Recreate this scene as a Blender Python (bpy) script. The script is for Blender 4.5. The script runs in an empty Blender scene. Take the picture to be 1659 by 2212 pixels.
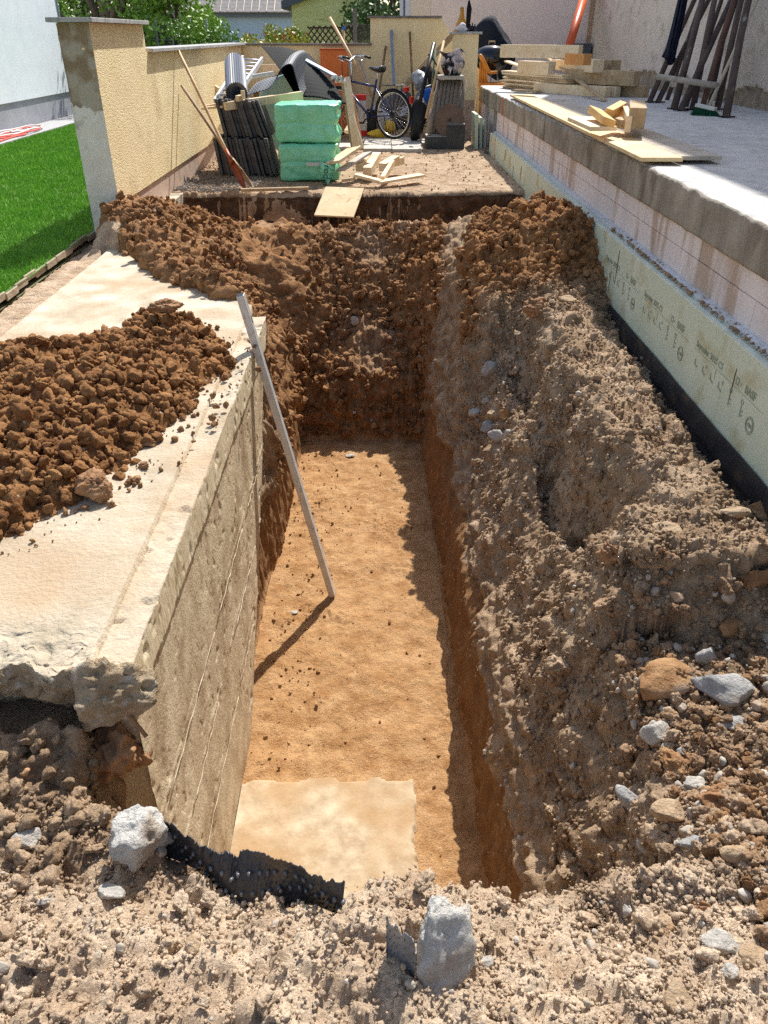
import bpy, bmesh, math, random
import numpy as np
from mathutils import Vector, Matrix
R = math.radians
scn = bpy.context.scene
COL = scn.collection
rnd = random.Random(7)
rng = np.random.default_rng(11)

# ------------------------------------------------------------------ camera
PITCH, YAW, CAMZ, FPX = R(31.8), R(0.6), 1.45, 1662.0
cam_d = bpy.data.cameras.new('camera'); cam = bpy.data.objects.new('camera', cam_d); COL.objects.link(cam)
cam_d.sensor_fit = 'VERTICAL'; cam_d.sensor_height = 34.6; cam_d.lens = 26.0
cam_d.clip_start = 0.05; cam_d.clip_end = 600
cam.location = (0, 0, CAMZ); cam.rotation_euler = (R(90) - PITCH, 0, -YAW)
scn.camera = cam

def ray(x, y):
    a = (x - 829.5) / FPX; b = (1106 - y) / FPX
    fy = math.cos(PITCH) + b * math.sin(PITCH); fz = -math.sin(PITCH) + b * math.cos(PITCH)
    return Vector((a * math.cos(YAW) + fy * math.sin(YAW), -a * math.sin(YAW) + fy * math.cos(YAW), fz))
def at(x, y, D):
    r = ray(x, y); t = D / r.y
    return Vector((r.x * t, D, CAMZ + r.z * t))
def onz(x, y, z):
    r = ray(x, y); t = (z - CAMZ) / r.z
    return Vector((r.x * t, r.y * t, z))
def onx(x, y, X):
    r = ray(x, y); t = X / r.x
    return Vector((X, r.y * t, CAMZ + r.z * t))
S = .6636
def c1(x, y): return (x / 1.843 * S, y / 1.843 * S)
def c2(x, y): return ((620 + x / 3.19) * S, (130 + y / 3.19) * S)
def c3(x, y): return ((1020 + x / 2.765) * S, (y / 2.765) * S)
def c4(x, y): return ((1540 + x / 1.728) * S, (y / 1.728) * S)
def c9(x, y): return ((1900 + x / 2.765) * S, (y / 2.765) * S)

# ------------------------------------------------------------------ noise (numpy)
def _h(ix, iy, iz, s=0):
    n = (ix * 374761393 + iy * 668265263 + iz * 1274126177 + s * 974634777) & 0xffffffff
    n = ((n ^ (n >> 13)) * 1103515245) & 0xffffffff
    n = ((n ^ (n >> 16)) * 2246822519) & 0xffffffff
    n = n ^ (n >> 15)
    return (n & 0xffffff) / float(0x1000000)
def vnoise(x, y, z, s=0):
    ix = np.floor(x).astype(np.int64); iy = np.floor(y).astype(np.int64); iz = np.floor(z).astype(np.int64)
    fx = x - ix; fy = y - iy; fz = z - iz
    fx = fx * fx * (3 - 2 * fx); fy = fy * fy * (3 - 2 * fy); fz = fz * fz * (3 - 2 * fz)
    out = 0
    for dx in (0, 1):
        wx = fx if dx else 1 - fx
        for dy in (0, 1):
            wy = fy if dy else 1 - fy
            for dz in (0, 1):
                wz = fz if dz else 1 - fz
                out = out + wx * wy * wz * _h(ix + dx, iy + dy, iz + dz, s)
    return out * 2 - 1
def fbm(x, y, z, sc, o=4, s=0):
    v = 0; a = 1; t = 0; f = 1 / sc
    for i in range(o):
        v = v + a * vnoise(x * f + 7.3 * i, y * f + 3.1 * i, z * f + 1.7 * i, s + i); t += a; a *= .5; f *= 2.03
    return v / t
def lumps(x, y, z, sc, s=0, flat=.75):
    """rounded clod relief: highest half-ellipsoid bump over the neighbouring cells, 0..1"""
    x = x / sc; y = y / sc; z = z / sc
    ix = np.floor(x).astype(np.int64); iy = np.floor(y).astype(np.int64); iz = np.floor(z).astype(np.int64)
    best = np.zeros_like(x)
    for dx in (-1, 0, 1):
        for dy in (-1, 0, 1):
            for dz in (-1, 0, 1):
                cx = ix + dx; cy = iy + dy; cz = iz + dz
                px = cx + _h(cx, cy, cz, s); py = cy + _h(cx, cy, cz, s + 1); pz = cz + _h(cx, cy, cz, s + 2)
                r = .35 + .55 * _h(cx, cy, cz, s + 3)
                q = ((x - px) ** 2 + (y - py) ** 2 + (z - pz) ** 2) / (r * r)
                np.maximum(best, r * np.sqrt(np.clip(1 - q, 0, 1)), out=best)
    return best
def sstep(a, b, x):
    t = np.clip((x - a) / (b - a), 0, 1); return t * t * (3 - 2 * t)

# ------------------------------------------------------------------ materials
def lin(c):
    return tuple((v / 12.92 if v <= .04045 else ((v + .055) / 1.055) ** 2.4) for v in [q / 255 for q in c]) + (1,)
MATS = {}
def mat(name, c1_, c2_=None, sc=6.0, rough=.85, bump=0.0, bsc=60.0, metal=0.0, spec=.3, c3_=None, sc3=25.0, t3=.62, stretch=(1, 1, 1), world=False, lo=.35, hi=.65, bdet=6, voro=0.0, vsc=40.0, s3=.10):
    if name in MATS: return MATS[name]
    m = bpy.data.materials.new(name); m.use_nodes = True; nt = m.node_tree; N = nt.nodes; L = nt.links
    b = N['Principled BSDF']; b.inputs['Roughness'].default_value = rough; b.inputs['Metallic'].default_value = metal
    b.inputs['Specular IOR Level'].default_value = spec
    tc = N.new('ShaderNodeTexCoord'); mp = N.new('ShaderNodeMapping'); mp.inputs['Scale'].default_value = stretch
    if world:
        g = N.new('ShaderNodeNewGeometry'); L.new(g.outputs['Position'], mp.inputs[0])
    else: L.new(tc.outputs['Object'], mp.inputs[0])
    col = None
    if c2_ is None: b.inputs['Base Color'].default_value = lin(c1_)
    else:
        n = N.new('ShaderNodeTexNoise'); n.inputs['Scale'].default_value = sc; n.inputs['Detail'].default_value = 8; n.inputs['Roughness'].default_value = .62
        L.new(mp.outputs[0], n.inputs['Vector'])
        r = N.new('ShaderNodeValToRGB'); r.color_ramp.elements[0].position = lo; r.color_ramp.elements[1].position = hi
        r.color_ramp.elements[0].color = lin(c1_); r.color_ramp.elements[1].color = lin(c2_)
        L.new(n.outputs[0], r.inputs[0]); col = r.outputs[0]
        if c3_ is not None:
            n3 = N.new('ShaderNodeTexNoise'); n3.inputs['Scale'].default_value = sc3; n3.inputs['Detail'].default_value = 6
            L.new(mp.outputs[0], n3.inputs['Vector'])
            mr = N.new('ShaderNodeMapRange'); mr.inputs[1].default_value = t3 - s3 * .5; mr.inputs[2].default_value = t3 + s3; mr.inputs[4].default_value = .8
            L.new(n3.outputs[0], mr.inputs[0]); mx = N.new('ShaderNodeMix'); mx.data_type = 'RGBA'
            L.new(mr.outputs[0], mx.inputs[0]); L.new(col, mx.inputs[6]); mx.inputs[7].default_value = lin(c3_); col = mx.outputs[2]
        L.new(col, b.inputs['Base Color'])
    if bump > 0:
        n2 = N.new('ShaderNodeTexNoise'); n2.inputs['Scale'].default_value = bsc; n2.inputs['Detail'].default_value = bdet; n2.inputs['Roughness'].default_value = .65
        L.new(mp.outputs[0], n2.inputs['Vector']); h = n2.outputs[0]
        if voro > 0:
            v = N.new('ShaderNodeTexVoronoi'); v.inputs['Scale'].default_value = vsc; L.new(mp.outputs[0], v.inputs['Vector'])
            ma = N.new('ShaderNodeMath'); ma.operation = 'MULTIPLY_ADD'; L.new(v.outputs['Distance'], ma.inputs[0]); ma.inputs[1].default_value = -voro; L.new(h, ma.inputs[2]); h = ma.outputs[0]
        bp = N.new('ShaderNodeBump'); bp.inputs['Strength'].default_value = 1; bp.inputs['Distance'].default_value = bump
        L.new(h, bp.inputs['Height']); L.new(bp.outputs[0], b.inputs['Normal'])
    MATS[name] = m; return m

# ------------------------------------------------------------------ mesh builder
class MB:
    def __init__(s): s.v = []; s.f = []; s.m = []; s.mi = 0; s.sm = set()
    def add(s, vs, fs, smooth=False):
        o = len(s.v); s.v += [tuple(v) for v in vs]
        for f in fs:
            if smooth: s.sm.add(len(s.f))
            s.f.append(tuple(i + o for i in f)); s.m.append(s.mi)
        return s
    def box(s, lo, hi):
        x0, y0, z0 = lo; x1, y1, z1 = hi
        return s.add([(x0, y0, z0), (x1, y0, z0), (x1, y1, z0), (x0, y1, z0), (x0, y0, z1), (x1, y0, z1), (x1, y1, z1), (x0, y1, z1)],
              [(0, 3, 2, 1), (4, 5, 6, 7), (0, 1, 5, 4), (1, 2, 6, 5), (2, 3, 7, 6), (3, 0, 4, 7)])
    def obox(s, c, sz, yaw=0, pitch=0, roll=0):
        """box of size sz centred at c"""
        m = Matrix.Translation(Vector(c)) @ Matrix.Rotation(yaw, 4, 'Z') @ Matrix.Rotation(pitch, 4, 'Y') @ Matrix.Rotation(roll, 4, 'X')
        a, b, d = [q / 2 for q in sz]
        return s.add([m @ Vector(q) for q in ((-a, -b, -d), (a, -b, -d), (a, b, -d), (-a, b, -d), (-a, -b, d), (a, -b, d), (a, b, d), (-a, b, d))],
              [(0, 3, 2, 1), (4, 5, 6, 7), (0, 1, 5, 4), (1, 2, 6, 5), (2, 3, 7, 6), (3, 0, 4, 7)])
    def bar(s, p, q, w, h, up=(0, 0, 1)):
        """rectangular bar from p to q; h along up, w across"""
        p = Vector(p); q = Vector(q); d = (q - p).normalized(); u = Vector(up)
        r = d.cross(u)
        if r.length < 1e-4: r = d.cross(Vector((0, 1, 0)))
        r.normalize(); u = r.cross(d).normalized()
        vs = [e + r * (a * w / 2) + u * (b * h / 2) for e in (p, q) for a, b in ((-1, -1), (1, -1), (1, 1), (-1, 1))]
        return s.add(vs, [(0, 1, 2, 3), (7, 6, 5, 4), (0, 4, 5, 1), (1, 5, 6, 2), (2, 6, 7, 3), (3, 7, 4, 0)])
    def tube(s, pts, r, n=8, cap=True, closed=False):
        pts = [Vector(p) for p in pts]; k = len(pts)
        rs = r if isinstance(r, (list, tuple)) else [r] * k
        vs = []; ref = None
        for i in range(k):
            if closed: t = pts[(i + 1) % k] - pts[i - 1]
            else: t = pts[min(i + 1, k - 1)] - pts[max(i - 1, 0)]
            t.normalize()
            if ref is None: ref = t.orthogonal().normalized()
            a = (ref - t * ref.dot(t)); a.normalize(); ref = a; b = t.cross(a)
            for j in range(n):
                th = 2 * math.pi * j / n; vs.append(pts[i] + (a * math.cos(th) + b * math.sin(th)) * rs[i])
        fs = []
        for i in range(k if closed else k - 1):
            for j in range(n):
                i2 = (i + 1) % k
                fs.append((i * n + j, i * n + (j + 1) % n, i2 * n + (j + 1) % n, i2 * n + j))
        s.add(vs, fs, True)
        if cap and not closed:
            o = len(s.v) - len(vs)
            s.f.append(tuple(o + j for j in reversed(range(n)))); s.m.append(s.mi)
            s.f.append(tuple(o + (k - 1) * n + j for j in range(n))); s.m.append(s.mi)
        return s
    def lathe(s, prof, c=(0, 0, 0), n=24, M=None):
        M = M or Matrix.Translation(Vector(c)); vs = []
        for r, z in prof:
            for j in range(n):
                th = 2 * math.pi * j / n; vs.append(M @ Vector((r * math.cos(th), r * math.sin(th), z)))
        fs = [(i * n + j, i * n + (j + 1) % n, (i + 1) * n + (j + 1) % n, (i + 1) * n + j) for i in range(len(prof) - 1) for j in range(n)]
        return s.add(vs, fs, True)
    def prism(s, poly, ext):
        """poly: list of 3-d points, extruded by vector ext"""
        n = len(poly); e = Vector(ext); vs = [Vector(p) for p in poly] + [Vector(p) + e for p in poly]
        return s.add(vs, [tuple(reversed(range(n))), tuple(range(n, 2 * n))] + [(i, (i + 1) % n, n + (i + 1) % n, n + i) for i in range(n)])
    def build(s, name, m, parent=None, bevel=0, base=None):
        me = bpy.data.meshes.new(name)
        off = Vector(base) if base is not None else (Vector(parent['_b']) if parent is not None and '_b' in parent else Vector((0, 0, 0)))
        me.from_pydata([tuple(Vector(v) - off) for v in s.v], [], s.f)
        ms = m if isinstance(m, (list, tuple)) else [m]
        for q in ms: me.materials.append(q)
        if len(ms) > 1: me.polygons.foreach_set('material_index', s.m)
        if s.sm:
            sm = np.zeros(len(s.f), bool); sm[list(s.sm)] = True; me.polygons.foreach_set('use_smooth', sm)
        me.update()
        bm = bmesh.new(); bm.from_mesh(me); bmesh.ops.recalc_face_normals(bm, faces=bm.faces); bm.to_mesh(me); bm.free()
        o = bpy.data.objects.new(name, me); COL.objects.link(o)
        if parent is not None:
            o.parent = parent
            if '_b' in parent: o['_b'] = parent['_b']
        elif base is not None: o.location = base; o['_b'] = tuple(base)
        if bevel:
            b = o.modifiers.new('bevel', 'BEVEL'); b.width = bevel; b.segments = 1; b.limit_method = 'ANGLE'
        return o
def npmesh(name, V, F, m, smooth=False, attr=None, parent=None, uniform=None):
    """V (n,3), F (k,3|4) -> object"""
    me = bpy.data.meshes.new(name); k, c = F.shape
    me.vertices.add(len(V)); me.vertices.foreach_set('co', np.ascontiguousarray(V, dtype=np.float32).ravel())
    me.loops.add(k * c); me.loops.foreach_set('vertex_index', np.ascontiguousarray(F, dtype=np.int32).ravel())
    me.polygons.add(k); me.polygons.foreach_set('loop_start', np.arange(0, k * c, c, dtype=np.int32))
    me.update(calc_edges=True)
    if smooth: me.polygons.foreach_set('use_smooth', np.ones(k, bool))
    if attr is not None:
        a = me.color_attributes.new('zone', 'FLOAT_COLOR', 'POINT')
        A = np.ones((len(V), 4), np.float32); A[:, :attr.shape[1]] = attr; a.data.foreach_set('color', A.ravel())
    for q in (m if isinstance(m, (list, tuple)) else [m]): me.materials.append(q)
    o = bpy.data.objects.new(name, me); COL.objects.link(o)
    if parent is not None: o.parent = parent
    return o
def tag(o, label=None, cat=None, group=None, kind=None):
    if label: o['label'] = label
    if cat: o['category'] = cat
    if group: o['group'] = group
    if kind: o['kind'] = kind
    return o
def thing(name, label, cat, base=(0, 0, 0), group=None, rz=0):
    o = bpy.data.objects.new(name, None); COL.objects.link(o); o.location = base; o.empty_display_size = .1
    if rz: o.rotation_euler = (0, 0, rz)
    o['_b'] = tuple(base) if not rz else (0, 0, 0)
    return tag(o, label, cat, group)
ORD = ['first', 'second', 'third', 'fourth', 'fifth', 'sixth', 'seventh', 'eighth', 'ninth', 'tenth', 'eleventh', 'twelfth', 'thirteenth', 'fourteenth', 'fifteenth', 'sixteenth', 'seventeenth']

# rocks -------------------------------------------------------------
def ico(sub):
    bm = bmesh.new(); bmesh.ops.create_icosphere(bm, subdivisions=sub, radius=1)
    V = np.array([v.co[:] for v in bm.verts]); F = np.array([[v.index for v in f.verts] for f in bm.faces]); bm.free(); return V, F
def rock_shape(sub, seed, ang=10, rough=.06):
    V, F = ico(sub); r_ = np.random.default_rng(seed)
    P = r_.normal(size=(ang, 3)); P /= np.linalg.norm(P, axis=1)[:, None]; d = r_.uniform(.62, 1.0, ang)
    dots = V @ P.T; rad = np.where(dots > .05, d[None, :] / np.maximum(dots, .05), 9).min(axis=1); rad = np.minimum(rad, 1.25)
    n = fbm(V[:, 0] + seed * 3.1, V[:, 1], V[:, 2], .55, 4, seed)
    return V * (rad * (1 + rough * 2.2 * n))[:, None], F
def clod_shape(sub, seed):
    V, F = ico(sub); r_ = np.random.default_rng(seed)
    P = r_.normal(size=(9, 3)); P /= np.linalg.norm(P, axis=1)[:, None]; d = r_.uniform(.6, 1.0, 9)
    rad = np.minimum(np.where(V @ P.T > .05, d[None, :] / np.maximum(V @ P.T, .05), 9).min(axis=1), 1.15)
    b = 0; a = 1.
    for k in range(4):
        f = 1.7 * 2.1 ** k; b = b + a * np.abs(vnoise(V[:, 0] * f + seed, V[:, 1] * f + 3.3 * k, V[:, 2] * f, seed + k)); a *= .62
    return V * (rad * (1.12 - .42 * b + .12 * vnoise(V[:, 0] * 1.3, V[:, 1] * 1.3, V[:, 2] * 1.3 + seed, seed)))[:, None], F
def scatter(name, P, sizes, normals, variants, m, r_, sink=.3, attr=None, squash=(.55, .9)):
    Vs = []; Fs = []; As = []; off = 0
    for vi, (BV, BF) in enumerate(variants):
        sel = np.arange(vi, len(P), len(variants)); k = len(sel)
        if not k: continue
        q = r_.normal(size=(k, 4)); q /= np.linalg.norm(q, axis=1)[:, None]; w, x, y, z = q.T
        Rm = np.stack([1 - 2 * (y * y + z * z), 2 * (x * y - z * w), 2 * (x * z + y * w), 2 * (x * y + z * w), 1 - 2 * (x * x + z * z), 2 * (y * z - x * w), 2 * (x * z - y * w), 2 * (y * z + x * w), 1 - 2 * (x * x + y * y)], 1).reshape(k, 3, 3)
        sc = sizes[sel][:, None] * np.stack([np.ones(k), r_.uniform(.65, 1, k), r_.uniform(squash[0], squash[1], k)], 1)
        W = np.einsum('kij,knj->kni', Rm, BV[None] * sc[:, None, :]) + (P[sel] + normals[sel] * (sizes[sel] * (.5 - sink))[:, None])[:, None, :]
        Vs.append(W.reshape(-1, 3)); n = len(BV)
        Fs.append((BF[None] + (np.arange(k) * n)[:, None, None] + off).reshape(-1, 3)); off += k * n
        if attr is not None: As.append(np.repeat(attr[sel], n, axis=0))
    return npmesh(name, np.concatenate(Vs), np.concatenate(Fs), m, attr=np.concatenate(As) if attr is not None else None)
# ------------------------------------------------------------------ soil material (albedo zones: clay, brown, pale, floor)
def soil_mat(name, tint=(0, 0), bump=.026, dots=True):
    m = bpy.data.materials.new(name); m.use_nodes = True; nt = m.node_tree; N = nt.nodes; L = nt.links
    b = N['Principled BSDF']; b.inputs['Roughness'].default_value = .95; b.inputs['Specular IOR Level'].default_value = .12
    g = N.new('ShaderNodeNewGeometry'); at_ = N.new('ShaderNodeAttribute'); at_.attribute_name = 'zone'
    sep = N.new('ShaderNodeSeparateColor'); L.new(at_.outputs['Color'], sep.inputs[0])
    def noise(sc, det=6, rg=.6, vec=None):
        n = N.new('ShaderNodeTexNoise'); n.inputs['Scale'].default_value = sc; n.inputs['Detail'].default_value = det; n.inputs['Roughness'].default_value = rg
        L.new(vec or g.outputs['Position'], n.inputs['Vector']); return n.outputs[0]
    def ramp(f, a, c, lo=.32, hi=.68):
        r = N.new('ShaderNodeValToRGB'); r.color_ramp.elements[0].position = lo; r.color_ramp.elements[1].position = hi
        r.color_ramp.elements[0].color = lin(a); r.color_ramp.elements[1].color = lin(c); L.new(f, r.inputs[0]); return r.outputs[0]
    def mix(f, a, c):
        x = N.new('ShaderNodeMix'); x.data_type = 'RGBA'; L.new(f, x.inputs[0]); L.new(a, x.inputs[6])
        if isinstance(c, tuple): x.inputs[7].default_value = lin(c)
        else: L.new(c, x.inputs[7])
        return x.outputs[2]
    n1 = noise(9, 9, .65); n2 = noise(2.1, 5); n3 = noise(38, 6, .7)
    mp = N.new('ShaderNodeMapping'); mp.inputs['Scale'].default_value = (1, 1, .12); L.new(g.outputs['Position'], mp.inputs[0])
    ns = noise(34, 6, .6, mp.outputs[0])
    top = ramp(n1, (136, 109, 84), (204, 176, 144)); clay = mix(ns, ramp(n1, (150, 108, 70), (196, 154, 108)), (116, 84, 58))
    brown = ramp(n1, (122, 82, 50), (186, 138, 92)); pale = ramp(n1, (194, 166, 137), (238, 215, 187)); fl = mix(n2, ramp(n1, (156, 114, 72), (214, 176, 130), .38, .60), (188, 142, 96))
    c = mix(sep.outputs[0], top, clay); c = mix(sep.outputs[1], c, brown); c = mix(sep.outputs[2], c, pale); c = mix(at_.outputs['Alpha'], c, fl)
    mr = N.new('ShaderNodeMapRange'); mr.inputs[1].default_value = .60; mr.inputs[2].default_value = .75; mr.inputs[3].default_value = 0; mr.inputs[4].default_value = .5
    L.new(n3, mr.inputs[0]); c = mix(mr.outputs[0], c, (196, 172, 146))
    if dots:
        v = N.new('ShaderNodeTexVoronoi'); v.inputs['Scale'].default_value = 46; L.new(g.outputs['Position'], v.inputs['Vector'])
        s2 = N.new('ShaderNodeSeparateColor'); L.new(v.outputs['Color'], s2.inputs[0])
        a1 = N.new('ShaderNodeMath'); a1.operation = 'GREATER_THAN'; a1.inputs[1].default_value = .94; L.new(s2.outputs[0], a1.inputs[0])
        a2 = N.new('ShaderNodeMath'); a2.operation = 'LESS_THAN'; a2.inputs[1].default_value = .30; L.new(v.outputs['Distance'], a2.inputs[0])
        a3 = N.new('ShaderNodeMath'); a3.operation = 'MULTIPLY'; L.new(a1.outputs[0], a3.inputs[0]); L.new(a2.outputs[0], a3.inputs[1])
        inv = N.new('ShaderNodeMath'); inv.operation = 'SUBTRACT'; inv.inputs[0].default_value = 1; L.new(at_.outputs['Alpha'], inv.inputs[1])
        a4 = N.new('ShaderNodeMath'); a4.operation = 'MULTIPLY'; L.new(a3.outputs[0], a4.inputs[0]); L.new(inv.outputs[0], a4.inputs[1])
        c = mix(a4.outputs[0], c, (205, 192, 172))
    n9 = noise(150, 4, .7); hs = N.new('ShaderNodeHueSaturation'); m9 = N.new('ShaderNodeMapRange'); m9.inputs[1].default_value = .3; m9.inputs[2].default_value = .7; m9.inputs[3].default_value = .62; m9.inputs[4].default_value = 1.28
    L.new(n9, m9.inputs[0]); L.new(m9.outputs[0], hs.inputs['Value']); L.new(c, hs.inputs['Color']); c = hs.outputs[0]
    L.new(c, b.inputs['Base Color'])
    nb = noise(95, 9, .75); bp = N.new('ShaderNodeBump'); bp.inputs['Distance'].default_value = bump; bp.inputs['Strength'].default_value = .8
    ad = N.new('ShaderNodeMath'); ad.operation = 'ADD'; L.new(nb, ad.inputs[0])
    n5 = noise(30, 6, .65); L.new(n5, ad.inputs[1]); L.new(ad.outputs[0], bp.inputs['Height']); L.new(bp.outputs[0], b.inputs['Normal'])
    return m
SOIL = soil_mat('soil')
CLOD = soil_mat('clod_soil', bump=.020, dots=False)

def ip(y, pts):
    return np.interp(y, [p[0] for p in pts], [p[1] for p in pts])
SLABB = [(-2.3, 6.55), (-2.18, 6.42), (-1.88, 6.14), (-1.55, 5.54), (-1.22, 5.2), (-.93, 4.94), (-.69, 4.72)]
def outer(x, y):
    w1 = fbm(x, y, 0 * x, .35, 3, 21); w2 = fbm(x, y, 0 * x, .9, 2, 31)
    # ---- right-hand berm
    zb = ip(y, [(1.1, -.36), (1.6, -.50), (2.3, -.52), (3.0, -.66), (4, -.58), (4.9, -.62), (5.3, -.62)])
    bank = ip(y, [(1.0, -.30), (1.7, -.44), (2.15, -.46), (2.30, -.15), (3, -.14), (5, -.14), (6, -.1), (9, 0)])
    t = sstep(.90, 1.10, x + .07 * w1 + .1 * sstep(3.2, 2.4, y) * 1.0 - .10 * sstep(4.2, 5.0, y))
    t2 = sstep(.80, 1.3, x)
    tt = np.where(y < 2.2, t2, t)
    low = zb + (bank - zb) * tt
    # rut in the middle of the berm
    low = low + .05 * w2 * sstep(2.3, 2.7, y) - .05 * np.abs(fbm(x, y, 0 * x, .28, 2, 23)) * sstep(2.2, 2.6, y) - .30 * np.exp(-((x - 1.0 - .06 * np.sin(y * 5)) / .085) ** 2) * sstep(2.5, 2.8, y) * sstep(4.1, 3.7, y)
    low = low - .15 * sstep(1.42, 1.60, x + .03 * w1)
    low = low + .10 * np.exp(-((x - .84) / .07) ** 2 - ((y - 3.15) / .35) ** 2)
    spur = -.07 + .10 * sstep(6.0, 5.4, y) * sstep(1.2, .9, x) * -1 + .34 * np.exp(-((x - 1.42) / .48) ** 2 - ((y - 6.55) / .75) ** 4) + .06 * w1
    k = sstep(5.06, 5.42, y + .07 * w1 - .10 * sstep(1.0, 1.4, x))
    rightz = low + (spur - low) * k
    # ---- left / back
    back = ip(y, [(4.6, -.25), (5.2, -.42), (6.3, -.66), (6.8, -.85), (7.1, -.86), (7.6, -.58), (8.1, -.30), (8.35, -.2), (9, 0)])
    side = ip(y, [(4.6, 0), (6.0, .0), (6.9, .22), (7.3, .18), (8.0, 0.0), (9, 0)])
    s0 = sstep(-.85, -1.65, x + .1 * w1); s = s0 + (sstep(-.75, -2.05, x + .08 * w1) - s0) * sstep(6.2, 7.0, y)
    backz = back + (side - back) * s + .05 * w1
    yb = np.interp(x, [p[0] for p in SLABB], [p[1] for p in SLABB])
    d = y - yb
    leftz = np.where(x < -2.2, -.09, -.29)
    kk = sstep(-.06, .14, d + .05 * w1) * sstep(-2.28, -2.12, x)
    kk = np.maximum(kk, sstep(6.3, 6.6, y))
    backz = np.minimum(backz, np.where(s > .5, 9, -.03 + .0 * d))
    cov = np.maximum(backz, .0 + .2 * np.clip(d, 0, .3)); leftz = leftz + (backz + (cov - backz) * sstep(.55, .22, d) * sstep(-.84, -.98, x) - leftz) * kk
    m = sstep(-.3, .55, x)
    z = leftz + (rightz - leftz) * m
    z = np.where(x < -2.15, z + (-.085 - z) * sstep(-2.2, -2.38, x), z)
    # back slope to mound crest and the shallow ditch
    hi = ip(y, [(7.0, -.2), (7.9, -.2), (8.33, -.06), (8.40, -.08)])
    yy = y + .05 * fbm(x, x * 0, x * 0, .5, 2, 5) + .02 * fbm(x, y * 0, x * 0, .1, 2, 6) - .12 * np.clip(x - .3, 0, 1)
    dit = ip(yy, [(8.30, -.22), (8.36, -.26), (8.45, -.40), (8.50, -.50), (8.86, -.52), (8.88, -.05), (8.92, -.005), (16, 0)])
    z = np.where(y > 7.9, z + (dit - z) * sstep(7.95, 8.36, y), z)
    # ---- near side
    near = ip(y, [(-2, 0), (.2, -.06), (.55, -.13), (.85, -.2), (1.05, -.28), (1.3, -.31), (1.45, -.26), (1.54, -.17)]) \
        + .07 * np.exp(-((x - .03) / .16) ** 2 - ((y - 1.0) / .14) ** 2) - .10 * np.exp(-((x - .5) / .2) ** 2 - ((y - 1.1) / .2) ** 2) \
        - .07 * np.exp(-((x + .42) / .16) ** 2 - ((y - .95) / .12) ** 2) + .06 * np.exp(-((x + .55) / .25) ** 2 - ((y - .95) / .10) ** 2) + .04 * w2
    near = near + .05 * np.clip(x - .5, 0, 1)
    nr = sstep(1.5, 1.1, y); nl = sstep(1.56, 1.50, y)
    kn = nl + (nr - nl) * sstep(-.9, -.2, x)
    return z + (near - z) * kn
FLOORP = [(.98, -.28), (1.04, -.5), (1.1, -1.2), (1.2, -1.82), (1.3, -1.85), (6.62, -1.85), (6.68, -1.75), (6.84, -1.35), (7.0, -1.22), (7.12, -1.17), (7.6, -.78), (8.1, -.38), (8.33, -.25), (8.40, -.26)]
LIPX = [(-2, .4), (-.84, .36), (-.70, .28), (-.56, .18), (-.3, .05), (-.09, -.02), (.05, .06), (.3, .09), (.5, .11), (.8, .1)]
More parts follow.
